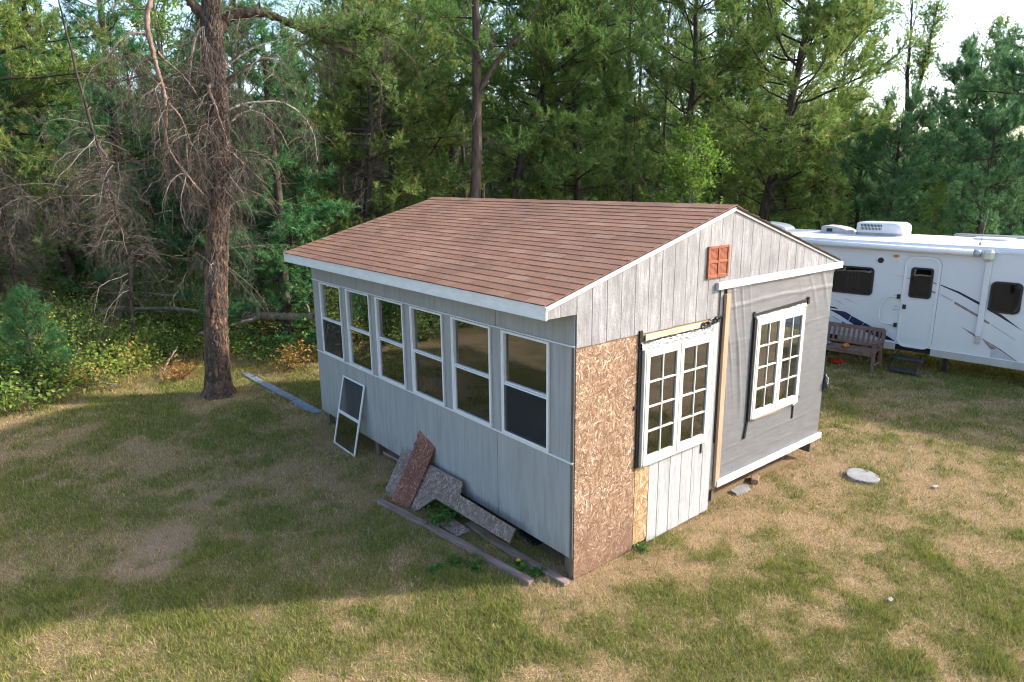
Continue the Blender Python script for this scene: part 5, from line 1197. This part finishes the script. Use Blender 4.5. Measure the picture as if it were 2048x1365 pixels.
    m = len(cen); Ls = rng.uniform(.25, .6, m); PB, AB, EB = grow_paths(cen, rng.random(m)*6.283, rng.normal(.2, .4, m), Ls, 4, np.full(m, .3), rng)
    Vb, Fb = tubes(PB, np.full((m, 4), .008), 3); o = obj('twigs', np_mesh('twigs', Vb, [Fb], True), MAT['bark_dark'], t); o['kind'] = 'stuff'
    ids = np.repeat(np.arange(m), 14); tpz = path_at(PB[ids], rng.random(len(ids)))+rng.normal(0, .07, (len(ids), 3)); dd = dirs(rng.random(len(ids))*6.283, rng.normal(.4, .4, len(ids)))
    Vn, Fn = tufts(rng, tpz, dd, 6, .10, .013); obj('crown', np_mesh('crown', Vn, [Fn], tone=np.repeat(np.clip(rng.normal(.4, .25, len(ids)), 0, .95), 6)), MAT['jack'], t)
    return t
hero()

# --- trees of the wood's edge, each where it stands
P('snag', 'dead_tree', 'dead grey tree veiled in hanging twigs, left of the scaly pine trunk', 218, 17.0, .95, .4)
P('snag', 'dead_tree', 'dead tree of pale tangled twigs at the very left edge', 5, 18.5, .82, 2.1)
P('white_a', 'white_pine_tree', 'dense dark white pine left of the twig-veiled dead tree', 108, 21.0, 1.0, .3)
P('white_a', 'white_pine_tree', 'tall white pine behind the twig-veiled dead tree', 245, 23.5, 1.15, 1.9)
P('white_a', 'white_pine_tree', 'bright bushy white pine just right of the scaly trunk, beside the roof', 545, 17.0, .95, 4.0, sz=.76)
P('white_a', 'white_pine_tree', 'shaded white pine directly behind the scaly trunk', 440, 23.5, .9, 5.0)
P('jack_b', 'jack_pine_tree', 'yellowish pine at the far left edge with browning needles', -30, 20.0, 1.0, .7)
P('jack_b', 'jack_pine_tree', 'drooping yellow-green pine full of dead twigs behind the left part of the roof', 775, 20.5, .98, 2.6)
P('jack_b', 'jack_pine_tree', 'drooping pine with grey twigs between the scaly trunk and the roof peak', 665, 23.5, .80, 5.2)
P('jack_b', 'jack_pine_tree', 'low spreading olive pine close behind the left end of the ridge', 725, 18.8, .80, .9)
P('jack_b', 'jack_pine_tree', 'olive pine with bright hanging boughs just left of the tall straight trunk', 855, 23.0, .90, 4.4)
P('snag', 'dead_tree', 'dead twiggy tree among the pines behind the left end of the ridge', 705, 19.6, .95, 3.3)
P('snag', 'dead_tree', 'dead grey twiggy tree behind the middle of the roof', 1275, 23.5, .85, 1.0)
# tall straight trunk rising behind the roof
reg('tall', *make_tree(21, 15.5, [(0, 0, 0), (-.04, .03, 3.4), (.07, -.05, 6.5), (.12, -.09, 9.4), (.2, -.1, 15.5)], .235, 8.2, 26, 2.4, round_, .3, .9, .2, 5, .5, 12, .25, 'needle', 3, 7, .115, .021, dead=30, deadL=.55), 'bark', 'jack')
xt, yt = spot(951, 17.8); tt_ = plant('tall', 'red_pine_tree', 'tall straight scaly-trunked pine rising bare behind the middle of the roof', xt, yt, .80)
Vv, Ff = tubes(np.array([[[.06, -.05, 7.4], [.16, -.11, 7.77], [.51, -.37, 8.43], [.9, -.65, 9.01], [1.28, -.93, 9.44], [1.7, -1.2, 10.3]]]), np.array([[.10, .085, .07, .06, .05, .03]]), 8)
obj('limb', np_mesh('limb', Vv, [Ff], True), MAT['bark'], tt_)
reg('curved_g', *make_tree(22, 10.6, [(-.05, .05, 0), (-.03, .02, 3.6), (.08, -.06, 4.4), (.22, -.18, 5.3), (.49, -.39, 6.05), (.62, -.49, 6.7), (.75, -.59, 7.4), (.9, -.7, 10.6)], .17, 2.6, 60, 2.75, round_, -.2, .6, .3, 5.6, .52, 13, .25, 'needle', 3, 8, .12, .02, dead=18, tone_w=.22), 'bark_dark', 'jack')
xt, yt = spot(1030, 19.8); plant('curved_g', 'jack_pine_tree', 'dark green pine with a curving trunk and flat boughs behind the roof', xt, yt)
P('jack_a', 'jack_pine_tree', 'deep green pine with broad low boughs right of the curving trunk', 1165, 20.5, .92, 1.2)
P('jack_a', 'jack_pine_tree', 'upright open pine behind the right part of the roof', 1362, 23.0, 1.05, 3.1)
reg('curved_j', *make_tree(23, 11.2, [(-.2, .25, 0), (0, -.01, 2.96), (.11, -.17, 4.1), (.2, -.33, 5.0), (.29, -.47, 6.2), (.36, -.6, 7.3), (.43, -.7, 8.2), (.5, -.8, 11.2)], .19, 1.9, 68, 3.1, round_, -.12, .65, .32, 5.6, .52, 13, .25, 'needle', 3, 8, .12, .02, dead=16, tone_w=.27), 'bark_dark', 'jacky')
xt, yt = spot(1530, 22.0); plant('curved_j', 'jack_pine_tree', 'large leaning pine with layered boughs behind the gable peak', xt, yt)
P('jack_young', 'young_pine_tree', 'young pine behind the roof beside the curving trunk', 1085, 20.5, 1.15, 1.0)
P('jack_young', 'young_pine_tree', 'young pine behind the middle of the ridge, beneath the deep green boughs', 1245, 21.5, 1.2, 3.0)
P('poplar', 'poplar_sapling', 'slim bright yellow-green sapling behind the right end of the ridge', 1385, 18.0, 1.0, 0)
P('jack_young', 'young_pine_tree', 'bushy bright young pine behind the trailer roof vent', 1650, 21.5, .98, 0)
P('jack_young', 'young_pine_tree', 'low young pine between the gable slope and the trailer roof', 1575, 23.0, .95, 2.0)
P('jack_young', 'young_pine_tree', 'small young pine half hidden behind the roof ridge', 1480, 24.0, .95, 4.0)
P('white_b', 'white_pine_tree', 'mid-sized soft pine behind the trailer air conditioner', 1790, 23.0, .66, .5)
P('white_b', 'white_pine_tree', 'big blue-green pine at the right edge behind the trailer', 2035, 23.5, .83, 1.7)
P('white_b', 'white_pine_tree', 'tall blue-green pine, second from the right edge, behind the trailer', 1935, 26.5, .84, 3.6)
P('white_b', 'white_pine_tree', 'dark blue-green pine between the bare double trunk and the right edge pines', 1872, 29, .66, 4.9)
P('white_b', 'white_pine_tree', 'lower blue-green pine in front, directly behind the trailer antenna', 1975, 21.5, .60, 2.4)
P('white_b', 'white_pine_tree', 'soft green pine low behind the far end of the trailer roof', 1725, 26, .62, 5.5)
P('broad_a', 'oak_tree', 'thin-topped oak showing against the white sky at upper right', 1965, 35.0, .70, 1.0)
P('broad_a', 'oak_tree', 'low oak sapling in front of the blue-green pines', 1885, 22.0, .28, 2.2)
reg('sparse', *make_tree(24, 11.6, [(0, 0, 0), (-.08, .2, 6), (-.17, .43, 8.3), (-.23, .57, 11.6)], .17, 6.6, 34, 1.25, round_, .55, 1.1, .2, 3.2, .5, 6, .25, 'leaf', 3, leafsize=.11), 'bark_dark', 'broad')
xt, yt = spot(1815, 36); tt_ = plant('sparse', 'aspen_tree', 'bare-stemmed tall tree with a forked trunk against the bright sky', xt, yt)
Vv, Ff = tubes(np.array([[[-.1, .25, 6.3], [-.04, .12, 7.0], [.06, -.05, 8.02], [.1, -.2, 9.22], [.14, -.3, 10.9]]]), np.array([[.12, .10, .08, .06, .02]]), 7); obj('limb', np_mesh('limb', Vv, [Ff], True), MAT['bark_dark'], tt_)
rngp = np.random.default_rng(5); m = 150; pth = np.array([[-.1, .25, 6.3], [.06, -.05, 8.02], [.1, -.2, 9.22], [.14, -.3, 10.9]]); tq = rngp.uniform(.3, 1, m)*2.999; i_ = tq.astype(int); cen = pth[i_]*(1-(tq-i_))[:, None]+pth[i_+1]*(tq-i_)[:, None]
PB, AB, EB = grow_paths(cen, rngp.random(m)*6.283, rngp.normal(.7, .3, m), rngp.uniform(.4, 1.1, m), 4, np.full(m, .2), rngp); ids = np.repeat(np.arange(m), 16); lp = path_at(PB[ids], rngp.uniform(.3, 1, len(ids)))+rngp.normal(0, .07, (len(ids), 3))
Vl, Fl = leaves(rngp, lp, .11); obj('crown', np_mesh('crown', Vl, [Fl], tone=np.clip(rngp.normal(.4, .25, len(ids)), 0, 1)), MAT['broad'], tt_)
Vb, Fb = tubes(PB, np.full((m, 4), .01), 3); o = obj('twigs', np_mesh('twigs', Vb, [Fb], True), MAT['bark_dark'], tt_); o['kind'] = 'stuff'
# light broadleaf crowns rising behind the pines
for c, D, s, lb in ((735, 31, .98, 'pale green broadleaf tree left of the tall straight trunk'), (835, 33, 1.05, 'pale green broadleaf tree touching the tall straight trunk'), (590, 36, .76, 'broadleaf tree low behind the bright white pine'), (1480, 33, 1.02, 'yellowish broadleaf tree between the open pine and the leaning pine'),
                    (1095, 34, 1.08, 'broadleaf tree behind the dark curving pine'), (1255, 35, 1.12, 'broadleaf tree behind the roof, right of the dark curving pine'), (1660, 36, .95, 'pale broadleaf tree behind the leaning pine'), (345, 33, .95, 'broadleaf tree between the white pines on the left')):
    P('broad_a', 'broadleaf_tree', lb, c, D, s, c*.01)
# the wood behind: trees that nothing tells apart
rr = random.Random(12)
gl1, gl2 = 'pine deep in the woods, half hidden by nearer trees', 'slim bare-stemmed pine in the dark of the woods'
for i in range(54):
    c = -260+i*2010/53+rr.uniform(-18, 18); D = rr.uniform(27, 44); k_ = rr.choice(['jack_a', 'jack_a', 'jack_b', 'white_a', 'broad_a'])
    s = rr.uniform(.68, .98)*(1 if k_ != 'broad_a' else .8)
    if 530 < c < 700: s *= .68
    if c > 1640: s *= .62
    lb_ = {'jack_a': ('pine deep in the woods, half hidden by nearer trees', 'pines deep in the woods'), 'jack_b': ('olive-toned pine deep in the woods, half hidden by nearer trees', 'olive pines deep in the woods'), 'white_a': ('dark soft-needled pine deep in the woods, half hidden by nearer trees', 'dark pines deep in the woods'), 'broad_a': ('broadleaf tree deep in the woods, half hidden by nearer pines', 'broadleaf trees deep in the woods')}[k_]
    P(k_, 'background_tree', lb_[0], c, D, s, rr.uniform(0, 6.28), lb_[1])
for i in range(22):
    c = 560+i*800/21+rr.uniform(-14, 14); D = rr.uniform(25, 36); s = rr.uniform(.8, 1.1)*(.7 if c < 700 else 1)
    P('pole', 'background_tree', gl2, c, D, s, rr.uniform(0, 6.28), 'slim stems deep in the woods')
for i in range(10):
    c = 1700+i*45+rr.uniform(-10, 10); D = rr.uniform(36, 48)
    P(rr.choice(['jack_young', 'white_b']), 'background_tree', 'low pine far behind the trailer, part of the hazy tree line', c, D, rr.uniform(.55, .75) if True else 1, rr.uniform(0, 6.28), 'low trees behind the trailer')
# far wood as one mass
rng = np.random.default_rng(33); n = 30000; cpx = rng.uniform(-700, 2500, n); a = np.radians(np.interp(cpx, AZT[:, 0], AZT[:, 1])+np.where(cpx < -300, (cpx+300)*.028, 0)+np.where(cpx > 2150, (cpx-2150)*.026, 0)); D = rng.uniform(48, 62, n)
top = 8.5*(1-.62*sstep(1600, 1800, cpx))*(.75+.4*fbm(cpx*.012, cpx*0+1, 3)); zz = rng.random(n)**.9*top
pp = np.stack([CAM[0]+D*np.sin(a), CAM[1]+D*np.cos(a), zz], 1); V, F = leaves(rng, pp, .85, .3)
o = obj('far_woods', np_mesh('far_woods', V, [F], tone=np.clip(rng.normal(.3, .2, n), 0, .85)), MAT['broad']); tag(o, 'dense far woods closing the view behind the trees', 'woods', kind='stuff')
# trees left of the frame, seen only as reflections in the window glass and as shade
for i, (x, y, s) in enumerate(((-9, 15, 1.0), (-13, 19, 1.1), (-7.5, 19.5, 1.0), (-16, 13, 1.1), (-12, 25, 1.2), (-20, 18, 1.2))):
    plant('white_a' if i % 2 else 'jack_b', 'background_tree', 'pine outside the left edge, seen only mirrored in the shed windows', x, y, s, i*1.3, 'trees mirrored in the windows')

# ------------------------------------------------------------------ undergrowth
rng = np.random.default_rng(91)
n = 6200; x = rng.uniform(-9, 9, n); y = rng.uniform(9.4, 25, n); fm = forest_mask(x, y)
keep = (fm > .45) & (rng.random(n) < np.clip(1.25-(y-10)/22, .3, 1)) & (np.hypot(x+.9, y-8.9) > 1.1); x, y = x[keep], y[keep]
hh = (.45+.75*fbm(x*.5, y*.5, 14)+.35*sstep(.5, 1.5, y-11)+.5*sstep(13, 17, y))*rng.uniform(.6, 1.2, len(x))*np.clip(forest_mask(x, y), .35, 1)
def segd(ax, ay, bx, by):
    t = np.clip(((x-ax)*(bx-ax)+(y-ay)*(by-ay))/((bx-ax)**2+(by-ay)**2), 0, 1); return np.hypot(x-ax-t*(bx-ax), y-ay-t*(by-ay))
hh = hh*(1-.5*sstep(1.1, .5, np.minimum(segd(1.9, 10.4, .3, 12.3), segd(.3, 12.0, -1.5, 14.4))))
per = 50; idx = np.repeat(np.arange(len(x)), per); m = len(idx)
r_ = .26+.2*rng.random(m); a = rng.random(m)*6.283; tz = rng.random(m)**.7
pp = np.stack([x[idx]+r_*np.cos(a)*np.sqrt(rng.random(m)), y[idx]+r_*np.sin(a)*np.sqrt(rng.random(m)), ground_z(x, y)[idx]+hh[idx]*tz], 1)
V, F = leaves(rng, pp, .072, .8)
ptone = np.clip(rng.normal(.36, .17, len(x))+.24*sstep(.55, .75, fbm(x*.9, y*.9, 23)), 0, 1); tone = np.clip(ptone[idx]+rng.normal(0, .13, m), 0, 1)
ug = obj('undergrowth', np_mesh('undergrowth', V, [F], tone=tone), MAT['shrub']); ug2 = obj('undergrowth', ug.data, None); ug2.location = (11.5, 1.8, -.03); tag(ug2, 'shaded leafy undergrowth beneath the trees behind the shed and trailer', 'undergrowth', kind='stuff')
tag(ug, 'tangled leafy undergrowth turning yellow at the edge of the woods', 'undergrowth', kind='stuff')
st = np.stack([x, y, ground_z(x, y)], 1); PS, _, _ = grow_paths(st, rng.random(len(x))*6.283, np.full(len(x), 1.3), hh*1.05, 4, np.full(len(x), -.1), rng); V, F = tubes(PS, np.full((len(x), 4), .005), 3)
o = obj('undergrowth_stems', np_mesh('undergrowth_stems', V, [F], tone=np.full(len(F), .5)), MAT['twig']); tag(o, 'thin brown stems of the undergrowth along the woods', 'undergrowth', kind='stuff')
print('undergrowth', m)
def shrub(label, x, y, H, R, nst, per, mat, seed, lsz=.08, tmu=.45):
    rng = np.random.default_rng(seed); t = thing('shrub', label, 'shrub', (x, y, float(ground_z(np.array([x]), np.array([y]))[0])-.01))
    b = np.zeros((nst, 3)); b[:, :2] = rng.normal(0, R*.25, (nst, 2)); L = H*rng.uniform(.7, 1.25, nst); Pp, _, _ = grow_paths(b, rng.random(nst)*6.283, rng.uniform(.75, 1.4, nst), L, 5, np.full(nst, -.3), rng)
    V, F = tubes(Pp, .008*(1-.7*np.linspace(0, 1, 5))[None].repeat(nst, 0), 4); obj('stem', np_mesh('stem', V, [F], tone=np.full(len(F), .4)), MAT['twig'], t)
    ids = np.repeat(np.arange(nst), per); q = path_at(Pp[ids], rng.uniform(.3, 1, len(ids)))+rng.normal(0, R*.22, (len(ids), 3))*[1, 1, .6]; q[:, 2] = np.maximum(q[:, 2], .03)
    V, F = leaves(rng, q, lsz, .8); obj('foliage', np_mesh('foliage', V, [F], tone=np.clip(rng.normal(tmu, .22, len(ids)), 0, 1)), MAT[mat], t); return t
shrub('orange-leaved shrub in dry grass just left of the shed corner', .82, 9.75, .62, .5, 16, 26, 'autumn', 1, .08, .6)
shrub('green shrub with glossy leaves right behind the scaly trunk', .55, 10.6, .7, .5, 14, 26, 'weed', 2)
shrub('leafy green shrub at the left edge of the lawn', -4.15, 10.2, .7, .6, 18, 30, 'shrub', 3, .10, .4)
shrub('yellowing shrub in front of the small pine', -3.0, 10.95, .6, .6, 18, 28, 'shrub', 4, .09, .8)
shrub('tall bushy shrub against the far corner of the shed, by the grey branches', 2.3, 10.4, 1.3, .9, 22, 40, 'shrub', 5, .08, .3)
shrub('pale yellow shrub between the small pine and the scaly trunk', -1.9, 11.6, .6, .6, 16, 28, 'shrub', 6, .09, .85)
shrub('rust-coloured low shrub just left of the scaly trunk', -1.15, 10.6, .45, .4, 12, 24, 'autumn', 7, .07, .75)
# small soft pine among the shrubs
reg('small_pine', *make_tree(31, 2.15, pole(2.15), .03, .12, 45, .95, cone_, .25, .8, .3, 7, .5, 14, .16, 'needle', 4, 8, .11, .008, whorl=5), 'bark_dark', 'wpine')
plant('small_pine', 'small_pine_tree', 'small soft white pine standing among the shrubs at the left', -3.68, 11.3, .88, .3, z=.02)
plant('small_pine', 'small_pine_tree', 'small white pine in the undergrowth behind the scaly trunk', 1.35, 13.2, .8, 2.3, z=.08)
# fallen logs and branches
def log(pts, r0, r1, mat, label, seed, name='fallen_log'):
    rng = np.random.default_rng(seed); pts = np.array(pts, float); tt = np.linspace(0, 1, len(pts)); tf = np.linspace(0, 1, 30); q = np.stack([np.interp(tf, tt, pts[:, c]) for c in range(3)], 1)+rng.normal(0, .012, (30, 3))
    V, F = tubes(q[None], ((r0+(r1-r0)*tf)*(1+.08*rng.normal(size=30)))[None], 9); o = obj(name, np_mesh(name, V, [F], True), MAT[mat]); return tag(o, label, 'log', 'fallen wood at the edge of the woods')
log([(1.9, 10.8, .86), (1.1, 11.75, .88), (.42, 12.53, .88)], .10, .08, 'deadwood', 'thick grey fallen log behind the scaly trunk, beside the shed', 1)
log([(.95, 11.75, .85), (.35, 12.1, .68), (-.3, 12.5, .5)], .06, .03, 'deadwood', 'pale broken limb slanting down from the thick fallen log', 2)
log([(.42, 12.6, .9), (-.4, 13.6, .95), (-1.5, 14.9, .95), (-2.9, 15.6, .9), (-4.2, 16.2, .8)], .055, .025, 'bark_grey', 'long thin fallen trunk crossing the undergrowth at the left', 3)
log([(.5, 14.3, 1.0), (-.9, 15.6, 1.2), (-2.0, 17.0, 1.3), (-2.9, 18.3, 1.25)], .035, .012, 'deadwood', 'thin bleached branch lying above the long fallen trunk', 4)
log([(2.2, 11.6, .5), (2.1, 11.75, 1.1), (1.92, 11.85, 1.55), (1.75, 12.0, 1.65)], .05, .02, 'deadwood', 'broken grey branch standing up by the far shed corner', 5)
log([(-1.45, 11.0, .05), (-1.25, 11.1, .35), (-1.05, 11.2, .55)], .02, .012, 'deadwood', 'short pale stick poking out of the shrubs left of the scaly trunk', 6)
log([(-2.35, 10.45, .10), (-2.75, 10.75, .28), (-3.1, 11.0, .45)], .014, .008, 'bark_grey', 'thin curved stick lying at the foot of the small pine', 7)
# pine needles fallen on the roof
rng = np.random.default_rng(8); n = 1500; yy = 6.1-np.abs(rng.normal(0, 1.9, n)); dd = np.clip(rng.normal(1.3, .7, n), .05, 2.85); ok = (yy > 0) & (yy < 6.1); yy, dd = yy[ok], dd[ok]; n = len(yy)
c0 = np.array([EX, 0, EZ])+dd[:, None]*np.array([math.cos(ang), 0, math.sin(ang)])+np.array([0, 1, 0])*yy[:, None]+np.array([-math.sin(ang), 0, math.cos(ang)])*.012
a = rng.random(n)*6.283; e1 = np.array([math.cos(ang), 0, math.sin(ang)]); e2 = np.array([0, 1, 0]); dv_ = np.cos(a)[:, None]*e1+np.sin(a)[:, None]*e2; sv_ = (-np.sin(a)[:, None]*e1+np.cos(a)[:, None]*e2)*.0025
V = np.stack([c0-sv_, c0+sv_, c0+dv_*rng.uniform(.03, .08, n)[:, None]], 1).reshape(-1, 3)
o = obj('fallen_needles', np_mesh('fallen_needles', V, [np.arange(3*n).reshape(-1, 3)], tone=rng.uniform(.6, 1, n)), MAT['grass']); tag(o, 'dry pine needles scattered over the shingle roof', 'needles', kind='stuff')
# weeds by the boards
def weed(name, label, x, y, H, R, nst, per, seed, lsz, flower=False):
    rng = np.random.default_rng(seed); t = thing(name, label, 'weed', (x, y, 0)); b = np.zeros((nst, 3)); b[:, :2] = rng.normal(0, R*.2, (nst, 2))
    Pp, _, _ = grow_paths(b, rng.random(nst)*6.283, rng.uniform(.35, 1.3, nst), H*rng.uniform(.7, 1.3, nst), 4, np.full(nst, -.4), rng)
    V, F = tubes(Pp, np.full((nst, 4), .003), 3); obj('stem', np_mesh('stem', V, [F], tone=np.full(len(F), .3)), MAT['weed'], t)
    ids = np.repeat(np.arange(nst), per); q = path_at(Pp[ids], rng.uniform(.2, 1, len(ids)))+rng.normal(0, R*.10, (len(ids), 3)); q[:, 2] = np.maximum(q[:, 2], .01)
    V, F = leaves(rng, q, lsz, 1.2); obj('foliage', np_mesh('foliage', V, [F], tone=np.clip(rng.normal(.5, .22, len(ids)), 0, 1)), MAT['weed'], t)
    if flower:
        MB().tube([(.02, 0, 0), (.025, .005, .06), (.02, .0, .10)], .003, 5).build('flower_stalk', MAT['weed'], t)
        V = []; F = []
        for ly, (nn, rr_, zz_) in enumerate(((18, .024, .100), (14, .019, .108), (10, .012, .115))):
            for k in range(nn):
                a = k/nn*6.2832+ly*.2; c_, s_ = math.cos(a), math.sin(a); b0 = len(V)
                V += [(.02+.004*c_, .004*s_, .100), (.02+rr_*c_-.003*s_, rr_*s_+.003*c_, zz_), (.02+rr_*c_+.003*s_, rr_*s_-.003*c_, zz_)]; F.append((b0, b0+1, b0+2))
        MB().add(V, F).build('flower_head', MAT['petal'], t)
    return t
weed('weed', 'bushy green weed growing between the leaning strand boards', -.30, 1.90, .30, .28, 26, 18, 1, .055)
weed('dandelion', 'dandelion with one yellow flower beside the old timber', -.31, .52, .07, .14, 12, 5, 2, .075, True)
weed('weed', 'small weed by the timber end near the corner post', -.21, .30, .07, .14, 14, 6, 3, .055)
weed('weed', 'broad-leaved weed on the lawn outside the old timber, with the largest leaves', -.72, 1.0, .07, .16, 10, 4, 4, .10)
weed('weed', 'low weed on the lawn left of the largest-leaved weed', -.98, 1.06, .05, .13, 9, 4, 5, .085)
weed('weed', 'low weed between the old timber and its right end', -.62, .80, .05, .14, 9, 4, 6, .075)
weed('weed', 'dark green weed against the bottom of the small strand board patch', 1.02, -.05, .14, .12, 14, 6, 7, .045)
